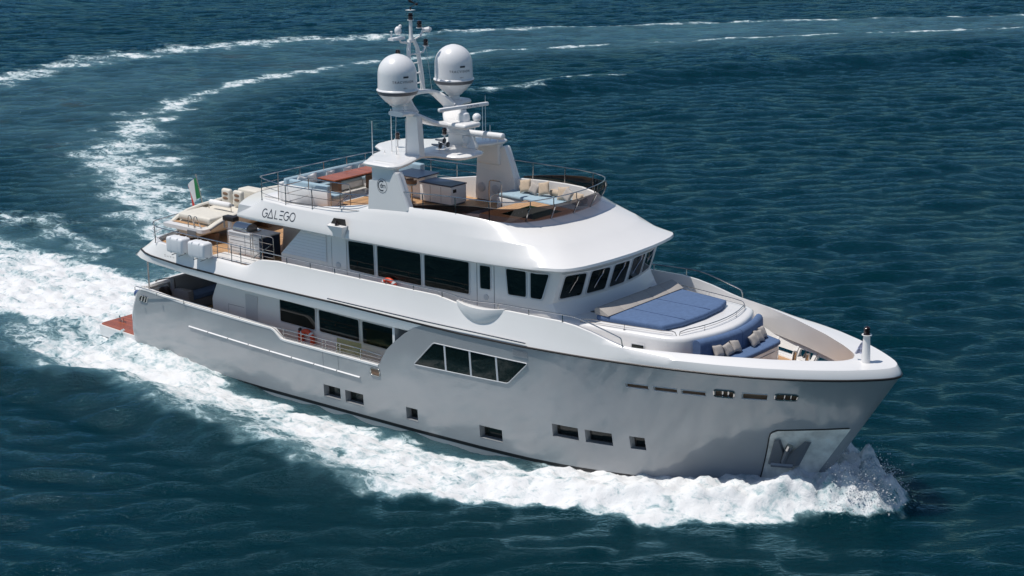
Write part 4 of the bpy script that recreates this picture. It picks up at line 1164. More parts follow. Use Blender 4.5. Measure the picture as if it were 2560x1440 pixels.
WI = [(14.05, 1.9), (13.92, 1.3), (13.5, 1.0), (13.15, .8), (13.0, .5), (12.98, 0)]
wz = lambda y: 8.80 + .05 * (1 - min(1, abs(y) / 2.6))
outl = [(x, -y) for x, y in reversed(WI)] + [(x, -y) for x, y in WO]
outl = outl[:-1] + [(x, y) for x, y in reversed(WO)] + [(x, y) for x, y in WI]
outl = outl[:-1] if outl[0] == outl[-1] else outl
c0 = Vector((15.0, 0))
mb = MB()
rings = []
for ins, dz in ((.16, -.15), (.05, -.12), (0, -.07), (0, -.03), (.05, .015), (.13, .025)):
    ring = []
    for i, (x, y) in enumerate(outl):
        a = Vector(outl[i - 1]); b = Vector(outl[(i + 1) % len(outl)])
        t = (b - a).normalized(); nrm = Vector((t.y, -t.x))
        p = Vector((x, y)) - nrm * ins
        ring.append((p.x, p.y, wz(p.y) + dz))
    rings.append(ring)
mb.grid(rings, closed=True)
n_ = len(outl)
bmv = len(mb.v)
mb.f.append(tuple(range(n_))[::-1]); mb.f.append(tuple(range(bmv - n_, bmv)))
part(mb, 'hardtop_wing', 'white', ang=45)
for sd_ in (-1, 1):
    # mast legs carrying the domes
    lg = [(14.95, 8.75), (15.62, 8.75), (15.52, 10.15), (15.05, 10.15)]
    mb = MB().prism([(x, sd_ * .98, z) for x, z in lg], (0, sd_ * .26, 0))
    part(mb, 'mast_leg', 'white')
    def ribbon(pts, w, t):
        m2 = MB(); R1 = []
        for i, p in enumerate(pts):
            p = Vector(p); a = Vector(pts[max(0, i - 1)]); b = Vector(pts[min(len(pts) - 1, i + 1)])
            tg = (b - a).normalized(); side = Vector((1, 0, 0)); side = (side - tg * side.dot(tg)).normalized(); up = tg.cross(side)
            ww = w[i] if isinstance(w, (list, tuple)) else w
            ring = []
            for k in range(12):
                an = 2 * PI * k / 12
                ca = math.copysign(abs(math.cos(an)) ** .6, math.cos(an)); sa = math.copysign(abs(math.sin(an)) ** .6, math.sin(an))
                ring.append(p + side * ca * ww + up * sa * t)
            R1.append(ring)
        m2.grid(R1, closed=True)
        o_ = len(m2.v); m2.f.append(tuple(range(12))[::-1]); m2.f.append(tuple(range(o_ - 12, o_)))
        return m2
    part(ribbon(smooth_path([(15.05, sd_ * 1.75, 10.27), (15.05, sd_ * 1.25, 10.25), (15.15, sd_ * .95, 10.10), (15.5, sd_ * .62, 9.88), (15.85, sd_ * .35, 9.80), (16.0, 0, 9.79)], 2), .34, .09), 'dome_arm', 'white', ang=50)
    part(ribbon(smooth_path([(15.2, sd_ * 1.0, 10.1), (14.8, sd_ * .92, 10.4), (14.5, sd_ * .72, 10.66), (14.45, sd_ * .3, 10.72), (14.45, 0, 10.73)], 2), .24, .07), 'cross_arm', 'white', ang=50)
    # radome
    dc = (14.87, sd_ * 1.44, 0)
    o = part(MB().lathe([(.001, 12.23), (.09, 12.225)] + [(.655 * math.sin(a), 11.57 + .655 * math.cos(a)) for a in np.linspace(.2, PI / 2, 12)] + [(.66, 11.3), (.665, 11.08), (.70, 11.06), (.71, 11.03), (.69, 11.01)], dc, 48), 'radome', 'white_gloss', ang=50)
    part(MB().lathe([(.695, 11.02), (.69, 10.98), (.655, 10.90), (.60, 10.89)], dc, 48), 'base_band', 'greyband', o)
    part(MB().lathe([(.64, 10.90), (.60, 10.84), (.42, 10.64), (.33, 10.58), (.32, 10.56)], dc, 36), 'base_cone', 'white_gloss', o)
    part(MB().lathe([(.30, 10.575), (.29, 10.52), (.20, 10.46), (.19, 10.25)], dc, 20), 'pedestal', 'white', o)
def text_mesh(txt, size, f, name, m, parent, spacing=1.0):
    """flat lettering as a mesh; f maps (u, v) of the letters to a point in the scene"""
    cu = bpy.data.curves.new('lettering', 'FONT'); cu.body = txt; cu.size = size; cu.align_x = 'CENTER'; cu.space_character = spacing; cu.resolution_u = 3
    ob = bpy.data.objects.new('lettering', cu); COL.objects.link(ob)
    dg = C.evaluated_depsgraph_get(); dg.update()
    mesh = bpy.data.meshes.new_from_object(ob.evaluated_get(dg))
    bpy.data.objects.remove(ob); bpy.data.curves.remove(cu)
    for v in mesh.vertices: v.co = f(v.co.x, v.co.y)
    mesh.materials.clear(); mesh.materials.append(M[m])
    o2 = bpy.data.objects.new(name, mesh); COL.objects.link(o2); o2.parent = parent
    return o2
doms = [o for o in yacht.children if o.name.startswith('radome')]
for o, sd_ in zip(doms, (-1, 1)):
    def onto(a0, z0, r=.672, sd_=sd_):
        def f(u, v):
            a = a0 + u / r
            return (14.87 + r * math.cos(a), sd_ * 1.44 + r * math.sin(a), z0 + v)
        return f
    text_mesh('TRACVISION', .115, onto(-.50, 11.33), 'lettering', 'letter', o, 1.25)
    text_mesh('HD11', .06, onto(-.42, 11.14), 'lettering', 'greyband', o)
    a0 = -.52
    P = [[(14.87 + .672 * math.cos(a0 + k * .04), sd_ * 1.44 + .672 * math.sin(a0 + k * .04), z) for z in (11.50, 11.56)] for k in range(8)]
    part(MB().grid(P), 'badge', 'letter', o)
# radar platform and scanners
part(MB().rbox(15.75, 16.95, -.42, .42, 9.72, 9.90, .08, 3), 'radar_platform', 'white')
o = part(MB().lathe([(.20, 9.88), (.22, 9.98), (.18, 10.16), (.10, 10.22), (.09, 10.30), (.001, 10.31)], (16.4, .15, 0), 16), 'radar_scanner', 'white_gloss')
Rr = Matrix.Translation((16.4, .15, 10.38)) @ Matrix.Rotation(math.radians(-12), 4, 'Z')
part(MB().rbox(-.07, .07, -1.05, 1.05, -.065, .065, .04, 2, R=Rr), 'scanner_bar', 'white_gloss', o)
text_mesh('FURUNO', .11, lambda u, v: tuple(Rr @ Vector((.073, .35 + u, -.04 + v))), 'lettering', 'letter', o, 1.2)
part(MB().ball((16.75, .42, 10.02), .15, 8), 'camera_ball', 'white_gloss')
# lower radar on the wing
o = part(MB().lathe([(.19, 8.84), (.21, 8.9), (.17, 9.02), (.12, 9.1), (.10, 9.26), (.001, 9.27)], (16.2, .82, 0), 16), 'radar_scanner', 'white_gloss')
part(MB().ball((16.05, .72, 9.12), .17, 9, (1, 1, .9)), 'scanner_housing', 'white_gloss', o)
Rr2 = Matrix.Translation((16.25, .85, 9.36)) @ Matrix.Rotation(math.radians(5.4), 4, 'Z')
part(MB().tube([Rr2 @ Vector(p) for p in ((-1.24, 0, 0), (-1.2, 0, 0), (1.2, 0, 0), (1.24, 0, 0))], [.06, .115, .115, .06], 14), 'scanner_bar', 'white_gloss', o, ang=50)
# lattice top mast
for sd_ in (-1, 1):
    part(MB().tube([(14.42, sd_ * .34, 10.72), (14.36, sd_ * .30, 11.5), (14.30, sd_ * .22, 12.2), (14.24, sd_ * .10, 12.50)], [.085, .08, .07, .06], 8), 'mast_tube', 'white')
part(MB().tube([(14.24, -.16, 12.46), (14.24, .16, 12.46)], .07, 8), 'mast_cap', 'white')
for z, y in ((11.0, .32), (11.35, .31), (11.7, .28), (12.02, .24)):
    part(MB().tube([(14.36, -y, z), (14.36, y, z)], .028, 6), 'mast_rung', 'white')
o = part(MB().tube([(14.24, 0, 12.45), (14.22, 0, 12.7), (14.22, 0, 13.16)], [.10, .06, .055], 8), 'pole', 'white')
def lantern(c, parent=yacht):
    o = part(MB().lathe([(.11, 0), (.11, .02), (.001, .02)], c, 12), 'navigation_light', 'white_gloss', parent)
    part(MB().lathe([(.09, .02), (.075, .05), (.085, .07), (.085, .10), (.075, .12), (.085, .14), (.085, .19), (.07, .21), (.07, .25), (.001, .26)], c, 12), 'lens', 'lamp', o)
    return o
lantern((14.22, 0, 13.15))
for x, y in ((14.30, 0), (14.14, 0)):
    part(MB().tube([(x, .10 * (1 if x > 14.2 else -1), 13.17), (x, .10 * (1 if x > 14.2 else -1), 13.5)], .008, 4), 'cage_rod', 'steel')
part(MB().box(14.10, 14.34, -.12, .12, 13.49, 13.505), 'cage_top', 'white')
part(MB().tube([(14.22, 0, 13.5), (14.22, .02, 13.60)], .03, 6).tube([(14.22, .02, 13.6), (14.42, .1, 13.72)], .012, 4).ball((14.42, .1, 13.70), .05, 5).prism([(14.40, .1, 13.70), (14.22, .02, 13.82), (14.12, -.02, 13.86), (14.16, 0, 13.76)], (.012, .012, 0)), 'wind_vane', 'black')
for (x, y, z) in ((14.2, .62, 12.72), (14.2, -.62, 12.62), (14.15, -.58, 11.95), (14.35, .58, 12.2)):
    part(MB().tube([(14.25, y * .25, z - .22), (x, y * .8, z - .16), (x, y, z)], .035, 6), 'bracket', 'white')
lantern((14.2, .46, 12.84)); lantern((14.15, -.60, 11.97)); lantern((14.35, .60, 12.22))
part(MB().tube([(14.2, .62, 12.75), (14.42, .74, 12.78)], [.07, .10], 10).lathe([(.06, .0), (.06, .02), (.001, .02)], (14.44, .75, 12.79), 10, Matrix.Rotation(PI / 2, 3, 'Y')), 'searchlight', 'white_gloss')
part(MB().ball((14.2, -.62, 12.86), .12, 7, (1, 1, 1.25)).ball((14.1, -.40, 12.98), .06, 6).tube([(14.2, -.95, 12.62), (14.2, -.95, 12.84)], .025, 6).ball((14.2, -.95, 12.86), .05, 5, (1, 1, .5)).box(14.08, 14.32, -1.0, -.4, 12.56, 12.64), 'thermal_camera', 'white_gloss')
for p in (((14.35, .62, 12.18), (14.5, .7, 10.7)), ((14.15, -.66, 11.9), (14.3, -1.0, 8.9))):
    part(MB().tube(p, .006, 4), 'halyard', 'white')
lantern((15.35, .35, 9.28)); lantern((14.05, -.62, 9.12))
part(MB().tube([(15.35, .35, 8.8), (15.35, .35, 9.28)], .03, 6), 'light_post', 'white')
part(MB().tube([(14.05, -.62, 8.8), (14.05, -.62, 9.12)], .03, 6), 'light_post', 'white')
hn = MB()
for y, z in ((.0, 9.16), (-.2, 9.02), (.18, 9.0)):
    hn.lathe([(.10, .0), (.05, -.12), (.03, -.4), (.001, -.4)], (15.65, y, z), 10, Matrix.Rotation(PI / 2, 3, 'Y'))
part(hn.tube([(15.4, 0, 8.8), (15.4, 0, 9.1)], .03, 6), 'horn', 'dsteel')
for (x, y, z0, z1, r) in ((14.36, -2.2, 8.74, 10.02, .016), (14.36, -1.25, 8.78, 10.3, .018), (14.80, -1.5, 8.76, 9.12, .022), (15.02, -1.25, 8.78, 10.05, .014), (14.30, -1.5 - .05, 8.76, 8.92, .02), (14.98, 2.4, 8.76, 9.46, .018), (15.34, 2.4, 8.76, 10.1, .016), (15.72, 2.35, 8.76, 9.37, .02), (16.0, 2.42, 8.76, 8.98, .018), (15.44, 2.44, 8.76, 10.36, .012), (13.4, .7, 8.8, 9.9, .014)):
    part(MB().tube([(x, y, z0), (x, y, z0 + .12), (x, y, z1)], [r * 1.8, r, r * .6], 6), 'whip_antenna', 'white')
part(MB().lathe([(.03, 0), (.03, .1), (.12, .13), (.12, .17), (.001, .2)], (15.35, -1.05, 8.80), 12), 'gps_antenna', 'white_gloss')
part(MB().ball((16.0, 2.42, 9.0), .05, 6), 'antenna_tip', 'white_gloss')

# side navigation light set in the flybridge shell
for sd_ in (-1, 1):
    o = part(MB().add([(13.28, sd_ * 3.260, 6.560), (14.11, sd_ * 3.260, 6.560), (13.96, sd_ * 3.300, 6.140), (13.58, sd_ * 3.300, 6.140), (13.32, sd_ * 3.460, 6.530), (14.04, sd_ * 3.460, 6.550), (13.90, sd_ * 3.360, 6.160), (13.62, sd_ * 3.360, 6.160)], [(0, 1, 5, 4), (4, 5, 6, 7), (0, 4, 7, 3), (1, 2, 6, 5)]), 'side_light', 'white')
    part(MB().add([(13.34, sd_ * 3.275, 6.570), (14.06, sd_ * 3.275, 6.580), (14.00, sd_ * 3.250, 6.790), (13.46, sd_ * 3.250, 6.770)], [(0, 1, 2, 3)]), 'niche', 'inter', o)
    part(MB().tube([(13.68, sd_ * 3.340, 6.550), (13.68, sd_ * 3.340, 6.640)], .07, 8).tube([(13.68, sd_ * 3.340, 6.640), (13.68, sd_ * 3.340, 6.720)], .045, 8), 'lens', 'lamp', o)

# name on both sides of the flybridge: G, open A, L, three-bar E, G, O
def arcpts(cx, cy, r, a0, a1, n=20):
    return [(cx + r * math.cos(math.radians(a0 + (a1 - a0) * k / n)), cy + r * math.sin(math.radians(a0 + (a1 - a0) * k / n))) for k in range(n + 1)]
def name_strokes():
    h = .13
    S_ = []
    def G(cx): return [arcpts(cx, 0, h, 50, 360, 24) + [(cx + .02, 0)]]
    S_ += G(.13)
    S_ += [[(.30, -h), (.43, h), (.56, -h), (.30, -h)]]
    S_ += [[(.66, h), (.66, -h), (.82, -h)]]
    S_ += [[(.90, h), (1.08, h)], [(.90, 0), (1.08, 0)], [(.90, -h), (1.08, -h)]]
    S_ += G(1.26)
    S_ += [arcpts(1.57, 0, h, 0, 360, 28)]
    return S_
def stroke_part(strokes, w, f, name, parent, m='letter'):
    mb = MB()
    for st_ in strokes:
        L_ = []; R__ = []
        n = len(st_)
        cl = st_[0] == st_[-1]
        for i in range(n):
            p = Vector(st_[i]); a = Vector(st_[i - 1]) if i else (Vector(st_[-2]) if cl else p); b = Vector(st_[i + 1]) if i < n - 1 else (Vector(st_[1]) if cl else p)
            d1 = (p - a).normalized() if (p - a).length else (b - p).normalized(); d2 = (b - p).normalized() if (b - p).length else d1
            nn = Vector((-d1.y - d2.y, d1.x + d2.x)).normalized()
            k = 1 / max(.5, nn.dot(Vector((-d1.y, d1.x))))
            L_.append(f(*(p + nn * w / 2 * k))); R__.append(f(*(p - nn * w / 2 * k)))
        mb.grid([L_, R__])
    return part(mb, name, m, parent)
def shell_y(x, z):
    xs_ = []; ys_ = []
    for r in rowsR[:12]:
        q = r[1:8]
        zq = [p.z for p in q]
        xs_.append(float(np.interp(z, zq, [p.x for p in q]))); ys_.append(float(np.interp(z, zq, [abs(p.y) for p in q])))
    return float(np.interp(x, xs_, ys_)) + .006
def on_shell(u, v, sd_):
    x = 9.93 + u * .95 if sd_ < 0 else 11.55 - u * .95
    z = 6.45 + v * 1.06 + u * .028
    return (x, sd_ * shell_y(x, z), z)
for sd_ in (-1, 1):
    stroke_part(name_strokes(), .034, lambda u, v, sd_=sd_: on_shell(u, v, sd_), 'name_lettering', roof)
    # builder's emblem on the arch leg
    ring = arcpts(0, 0, .22, 0, 360, 28)
    legp = [o for o in yacht.children if o.name.startswith('arch_leg')][0 if sd_ < 0 else 1]
    fe = lambda u, v, sd_=sd_: (15.24 - sd_ * u, sd_ * 2.664, 8.0 + v * 1.08) if sd_ < 0 else (15.24 - u, 2.664, 8.0 + v * 1.08)
    fe = (lambda u, v: (15.46 + u, -2.954, 8.08 + v * 1.08)) if sd_ < 0 else (lambda u, v: (15.46 - u, 2.954, 8.08 + v * 1.08))
    o = stroke_part([ring], .014, fe, 'emblem', legp)
    stroke_part([arcpts(-.02, 0, .15, 60, 300, 20)], .035, fe, 'emblem_letter', legp)
    text_mesh('dm', .22, lambda u, v: fe(u + .03, v - .06), 'emblem_letter', 'letter', legp, .85)
    text_mesh('Darwin', .13, (lambda u, v: (5.30 + u, -3.645, 4.19 + v)) if sd_ < 0 else (lambda u, v: (5.30 - u, 3.645, 4.19 + v)), 'class_lettering', 'greyband', yacht, 1.5)

# ---------------------------------------------------------------- built-in flybridge furniture
# spa tub with a teak surround
mb = MB()
x0, x1, y0_, y1_ = 18.0, 20.45, -1.0, 1.5
ix0, ix1, iy0, iy1 = 18.62, 20.0, -.62, .92
zt = 7.14
mb.add([(x0, y0_, zt), (x1, y0_ + .2, zt), (x1, y1_ - .2, zt), (x0, y1_, zt), (ix0, iy0, zt), (ix1, iy0, zt), (ix1, iy1, zt), (ix0, iy1, zt)], [(0, 1, 5, 4), (1, 2, 6, 5), (2, 3, 7, 6), (3, 0, 4, 7)])
spa = part(mb, 'spa_surround', 'teakx')
part(MB().add([(x0, y0_, zt), (x1, y0_ + .2, zt), (x1, y1_ - .2, zt), (x0, y1_, zt), (x0, y0_, 6.55), (x1, y0_ + .2, 6.55), (x1, y1_ - .2, 6.55), (x0, y1_, 6.55)], [(0, 1, 5, 4), (1, 2, 6, 5), (2, 3, 7, 6), (3, 0, 4, 7)]), 'side_panel', 'white', spa)
part(MB().add([(ix0, iy0, zt), (ix1, iy0, zt), (ix1, iy1, zt), (ix0, iy1, zt), (ix0, iy0, 6.7), (ix1, iy0, 6.7), (ix1, iy1, 6.7), (ix0, iy1, 6.7)], [(0, 1, 5, 4), (1, 2, 6, 5), (2, 3, 7, 6), (3, 0, 4, 7), (4, 5, 6, 7)]), 'tub_lining', 'turf', spa)
for k in range(4):
    part(MB().lathe([(.001, .0), (.035, .0), (.03, .012), (.001, .014)], (ix0 + .002, -.1 + .2 * k, 7.0), 10, Matrix.Rotation(PI / 2, 3, 'Y')), 'tub_light', 'white_gloss', spa)
part(MB().rbox(16.85, 17.95, -.55, .85, 6.545, 6.86, .03, 2), 'step_box', 'white')
# raised lounge base on the port side, a lower seat base to starboard
part(MB().rbox(16.40, 19.2, 1.85, 2.74, 6.545, 6.97, .03, 2), 'lounge_base', 'white')
part(MB().rbox(17.3, 20.0, -2.74, -1.75, 6.545, 6.86, .03, 2), 'lounge_base', 'white')
part(MB().tube(smooth_path([(16.35, 1.50, 6.55), (16.35, 1.50, 7.58), (16.42, 1.50, 7.64), (16.86, 1.50, 7.64), (16.92, 1.50, 7.58), (16.92, 1.50, 6.55)], 2), .02, 8), 'grab_rail', 'steel')
part(MB().tube(smooth_path([(16.72, 1.1, 6.55), (16.72, 1.1, 7.15), (16.76, 1.2, 7.2), (16.76, 1.5, 7.2)], 2), .02, 8), 'grab_rail', 'steel')
# bar: a cabinet with a navy top and a counter behind it
o = part(MB().rbox(13.46, 14.93, 1.12, 1.95, 6.60, 7.24, .025, 2), 'bar_cabinet', 'white')
part(MB().rbox(13.44, 14.95, 1.10, 1.97, 7.24, 7.285, .012, 1), 'worktop', 'navytop', o)
part(MB().box(14.93, 14.937, 1.22, 1.40, 7.02, 7.14), 'cabinet_latch', 'black', o)
part(MB().box(13.5, 14.9, 1.2, 1.9, 6.545, 6.6), 'plinth', 'greyband', o)
for x in (13.95, 14.45):
    part(MB().box(x, x + .012, 1.116, 1.12, 6.64, 7.2), 'door_seam', 'greyband', o)
o = part(MB().rbox(12.2, 13.36, 1.5, 2.2, 6.545, 7.36, .03, 2), 'bar_counter', 'white')
part(MB().rbox(12.1, 13.42, 1.1, 2.25, 7.36, 7.41, .012, 1), 'worktop', 'navytop', o)
# deck coaming and hatch behind the flybridge sofa
part(MB().rbox(8.3, 9.25, -1.6, 1.6, 6.53, 6.60, .03, 2), 'deck_locker', 'white')
part(MB().box(10.2, 12.5, -2.62, -1.82, 6.532, 6.54), 'stair_opening', 'inter')
# upper aft deck: outdoor kitchen
o = part(MB().rbox(7.25, 8.86, -2.45, -1.55, 4.43, 5.22, .02, 1), 'kitchen_cabinet', 'white')
part(MB().rbox(7.22, 9.02, -2.48, -1.52, 5.22, 5.265, .01, 1), 'worktop', 'frame', o)
part(MB().rbox(8.86, 9.0, -2.46, -1.54, 4.43, 5.22, .01, 1), 'end_panel', 'navytop', o)
for z in (4.68, 4.95):
    part(MB().box(7.32, 8.8, -2.456, -2.45, z, z + .015), 'drawer_seam', 'greyband', o)
part(MB().box(8.1, 8.115, -2.456, -2.45, 4.46, 5.2), 'door_seam', 'greyband', o)
part(MB().rbox(7.2, 9.95, -3.30, -2.62, 4.43, 4.50, .02, 1), 'deck_coaming', 'white')
part(MB().prism([(7.6, -2.3, 5.265), (8.25, -2.3, 5.265), (8.25, -1.75, 5.265), (7.6, -1.75, 5.265)], (0, 0, .04)), 'grill_tray', 'steel', o)
# cockpit on the main deck
o = part(MB().rbox(3.75, 4.5, -2.2, 2.2, 1.63, 2.02, .04, 2), 'cockpit_sofa_base', 'weave')
part(MB().rbox(3.55, 3.80, -2.25, 2.25, 1.63, 2.86, .06, 2), 'sofa_back', 'weave', o)
part(MB().rbox(3.78, 4.58, -2.25, -1.95, 1.63, 2.45, .06, 2), 'sofa_arm', 'weave', o)
part(MB().rbox(3.78, 4.58, 1.95, 2.25, 1.63, 2.45, .06, 2), 'sofa_arm', 'weave', o)
part(MB().rbox(3.82, 4.52, -1.94, 1.94, 2.02, 2.20, .05, 2), 'seat_cushion', 'blue', o)
part(MB().tube(smooth_path([(2.72, -2.25, 1.63), (2.72, -2.25, 2.52), (2.80, -2.25, 2.62), (3.72, -2.20, 2.86), (3.80, -2.2, 2.8), (3.80, -2.2, 1.63)], 2), .022, 8), 'gate_rail', 'black')
part(MB().lathe([(.26, -.10), (.28, -.08), (.28, .08), (.26, .10), (.1, .12), (.001, .12)], (3.38, -2.35, 2.22), 20, Matrix.Rotation(PI / 2, 3, 'X')), 'hose_reel', 'black')
part(MB().rbox(2.5, 3.1, -2.9, -1.9, 1.63, 2.42, .05, 2), 'stair_bulkhead', 'white')
part(MB().tube([(3.62, -3.3, 1.6), (3.62, -3.3, 3.7)], .03, 8), 'deck_pillar', 'steel')
# bow: bollards, windlass, jackstaff
for sd_ in (-1, 1):
    o = part(MB().box(29.0, 29.75, sd_ * 1.05 - .12, sd_ * 1.05 + .12, 3.2, 3.24), 'mooring_bollard', 'steel')
    for x in (29.15, 29.6):
        part(MB().tube([(x, sd_ * 1.05, 3.24), (x, sd_ * 1.05, 3.62)], .075, 12).lathe([(.001, 0), (.10, 0), (.10, .03), (.001, .05)], (x, sd_ * 1.05, 3.62), 12), 'post', 'steel', o)
    o = part(MB().box(28.3, 29.0, sd_ * 1.9 - .10, sd_ * 1.9 + .10, 3.2, 3.24), 'mooring_bollard', 'steel')
    for x in (28.4, 28.85):
        part(MB().tube([(x, sd_ * 1.9, 3.24), (x + .05, sd_ * 1.9, 3.62)], .07, 12), 'post', 'steel', o)
o = part(MB().lathe([(.20, 3.20), (.18, 3.28), (.10, 3.32), (.09, 3.44), (.16, 3.52), (.17, 3.56), (.001, 3.58)], (28.95, .35, 0), 18), 'windlass', 'steel')
part(MB().lathe([(.20, 3.20), (.18, 3.28), (.10, 3.32), (.09, 3.44), (.16, 3.52), (.17, 3.56), (.001, 3.58)], (28.95, -.6, 0), 18), 'windlass', 'steel')
jb = (31.88, 0, 0)
o = part(MB().lathe([(.15, 4.42), (.135, 4.5), (.10, 5.22), (.095, 5.26)], jb, 18), 'bow_light_post', 'white')
part(MB().lathe([(.15, 5.26), (.15, 5.275), (.001, 5.28)], jb, 18), 'cap_plate', 'white', o)
part(MB().lathe([(.11, 5.28), (.085, 5.31), (.085, 5.35), (.09, 5.36), (.085, 5.40), (.085, 5.46), (.09, 5.48), (.07, 5.50), (.001, 5.54)], jb, 14), 'lens', 'lamp', o)

# ================================================================ loose things on board
def sub(mb, name, m, root, **k):
    """part of a thing whose Empty stands at root.location; the mesh is given in scene coordinates"""
    o = mb.build(name, M[m], None, **k)
    o.data.transform(Matrix.Translation(-root.location))
    o.parent = root
    return o
def solo(mb, name, m, loc, label, cat, group=None, **k):
    return tag(mb.build(name, M[m], None, loc=loc, **k), label, cat, group)

def slab_cushion(poly, z0, z1, r=.06, crown=.02, seams=()):
    """thick cushion with rounded edges over a plan outline"""
    mb = MB()
    pts = round_poly(poly, .08, 3)
    c = Vector((sum(p[0] for p in pts) / len(pts), sum(p[1] for p in pts) / len(pts)))
    rings = []
    for ins, z in ((.04, z0), (0, z0 + r * .6), (0, z1 - r), (r * .3, z1 - r * .3), (r, z1)):
        ring = []
        for i, p in enumerate(pts):
            a = Vector(pts[i - 1]); b = Vector(pts[(i + 1) % len(pts)])
            t = (b - a).normalized(); nr = Vector((t.y, -t.x))
            v = Vector(p)
            if (v + nr * .01 - c).length > (v - nr * .01 - c).length: nr = -nr
            v = v + nr * ins
            ring.append((v.x, v.y, z))
        rings.append(ring)
    for f in (.75, .4):
        rings.append([(c.x + (x - c.x) * f, c.y + (y - c.y) * f, z1 + crown * (1 - f)) for x, y, z in rings[4]])
    mb.grid(rings, closed=True)
    n = len(pts); L = len(mb.v)
    mb.f.append(tuple(range(n))[::-1]); mb.f.append(tuple(range(L - n, L)))
    return mb
def pillow_mb(w, h, t, seed=0, n=10):
    r = random.Random(seed)
    mb = MB()
    bow = r.uniform(-.03, .03)
    for s in (-1, 1):
        P = []
        for i in range(n + 1):
            row = []
            for j in range(n + 1):
                u = -1 + 2 * i / n; v = -1 + 2 * j / n
                k = max(0, (1 - u ** 4) * (1 - v ** 4)) ** .55
                pinch = 1 - .10 * (1 - abs(v)) ** 1 * (abs(u) > .99) - .05 * (1 - u * u) * abs(v) ** 4 - .05 * (1 - v * v) * abs(u) ** 4
                wr = .012 * math.sin(5 * u + 3 * v + seed) * (1 - k * .5)
                row.append((u * w / 2 * pinch, s * (t / 2 * k) + wr + bow * u * u, v * h / 2 * (1 - .06 * (1 - u * u) * abs(v) ** 4)))
            P.append(row)
        mb.grid(P, flip=s > 0)
    return mb
def pillow(c, size, m, label, group, yaw=0, lean=25, roll=0, seed=0):
    """square pillow standing on its edge, its face turned to yaw and leaning back"""
    mb = pillow_mb(size[0], size[1], size[2], seed)
    o = mb.build('pillow', M[m], None, ang=70)
    R = Matrix.Rotation(math.radians(yaw), 4, 'Z') @ Matrix.Rotation(math.radians(lean), 4, 'X') @ Matrix.Rotation(math.radians(roll), 4, 'Y')
    o.data.transform(R)
    zmin = min(v.co.z for v in o.data.vertices)
    o.data.transform(Matrix.Translation((0, 0, -zmin)))
    o.location = c
    return tag(o, label, 'pillow', group)

# ---- foredeck: sunbed with bolster
M['blueseam'] = mat('cushion_piping', (0.05, 0.09, 0.2), .8)
padp = [(23.62, -2.10), (24.35, -2.02), (25.95, -1.80), (26.18, -1.1), (26.26, 0), (26.18, 1.1), (25.95, 1.80), (24.35, 2.02), (23.62, 2.10)]
sb = thing('sunbed', (24.9, 0, 4.72), 'large navy blue sunbed mattress on the white foredeck behind the blue sofa', 'sunbed')
sub(slab_cushion(padp, 4.722, 4.90, .06), 'mattress', 'blue', sb, ang=60)
for y in (-.9, .5):
    sub(MB().box(24.1, 26.15, y - .002, y + .002, 4.9, 4.9215), 'seam', 'blueseam', sb)
bo = thing('headrest_bolster', (23.75, 0, 4.9), 'long grey wedge bolster along the aft edge of the navy sunbed', 'bolster')
segs = [-2.08, -1.25, -.42, .42, 1.25, 2.08]
for a, b in zip(segs[:-1], segs[1:]):
    mb = MB()
    xa = lambda y: 23.60 - .0 * y * y
    prof = [(-.02, 4.905), (.46, 4.905), (.50, 4.93), (.44, 4.97), (.14, 5.12), (.05, 5.14), (-.03, 5.10), (-.05, 5.0)]
    rings = []
    for y in (a + .004, a + .02, b - .02, b - .004):
        e = .02 if y in (a + .004, b - .004) else 0
        rings.append([(23.60 + x * (1 - e) , y, z - (z - 4.9) * e * 2) for x, z in prof])
    mb.grid(rings, closed=True)
    L = len(mb.v); mb.f.append(tuple(range(8))); mb.f.append(tuple(range(L - 8, L))[::-1])
    sub(mb, 'bolster_segment', 'taupe', bo, ang=50)
# ---- bow sofa
sf = thing('bow_sofa', (27.6, 0, 3.2), 'curved navy blue sofa on a white base facing the bow', 'sofa')
def arcx(y, d=0): return 27.40 - .115 * y * y + d
ys = np.linspace(-1.78, 1.78, 15)
for a, b in ((-1.80, -.01), (.01, 1.80)):
    yy = np.linspace(a, b, 10)
    prof = [(0, 3.95), (.0, 4.56), (.04, 4.64), (.12, 4.66), (.22, 4.63), (.27, 4.55), (.30, 3.95)]
    mb = MB()
    rings = []
    for k, y in enumerate(yy):
        e = .03 if k in (0, 9) else 0
        rings.append([(arcx(y, d * (1 - e) + e * .15), y, z - e * (z - 4.1) * .6) for d, z in prof])
    mb.grid(rings, closed=True)
    L = len(mb.v); mb.f.append(tuple(range(7))); mb.f.append(tuple(range(L - 7, L))[::-1])
    sub(mb, 'back_cushion', 'blue', sf, ang=50)
seatp = [(arcx(y, .27), y) for y in np.linspace(-1.78, 1.78, 9)] + [(28.18, 1.45), (28.24, 1.2), (28.26, 0), (28.24, -1.2), (28.18, -1.45)]
sub(slab_cushion(seatp, 3.92, 4.07, .05, .015), 'seat_cushion', 'blue', sf, ang=60)
sub(MB().prism([(x - .03 if x > 28 else x - .2, y * .97, 3.2) for x, y in round_poly(seatp, .12)], (0, 0, .72)), 'base', 'white', sf)
sub(MB().box(28.225, 28.24, -1.0, 1.0, 3.80, 3.81), 'base_seam', 'greyband', sf)
sub(MB().rbox(28.22, 28.25, .25, .45, 3.45, 3.5, .01, 1), 'base_handle', 'black', sf)
gp = 'grey pillows on the navy bow sofa'
pl_lab = ['grey pillow nearest the outer end of the left half of the bow sofa', 'middle grey pillow of the three on the left half of the bow sofa', 'grey pillow next to the centre gap on the left half of the bow sofa',
          'grey pillow lying nearest the centre on the right half of the bow sofa', 'middle grey pillow of the three on the right half of the bow sofa', 'grey pillow at the far end of the right half of the bow sofa']
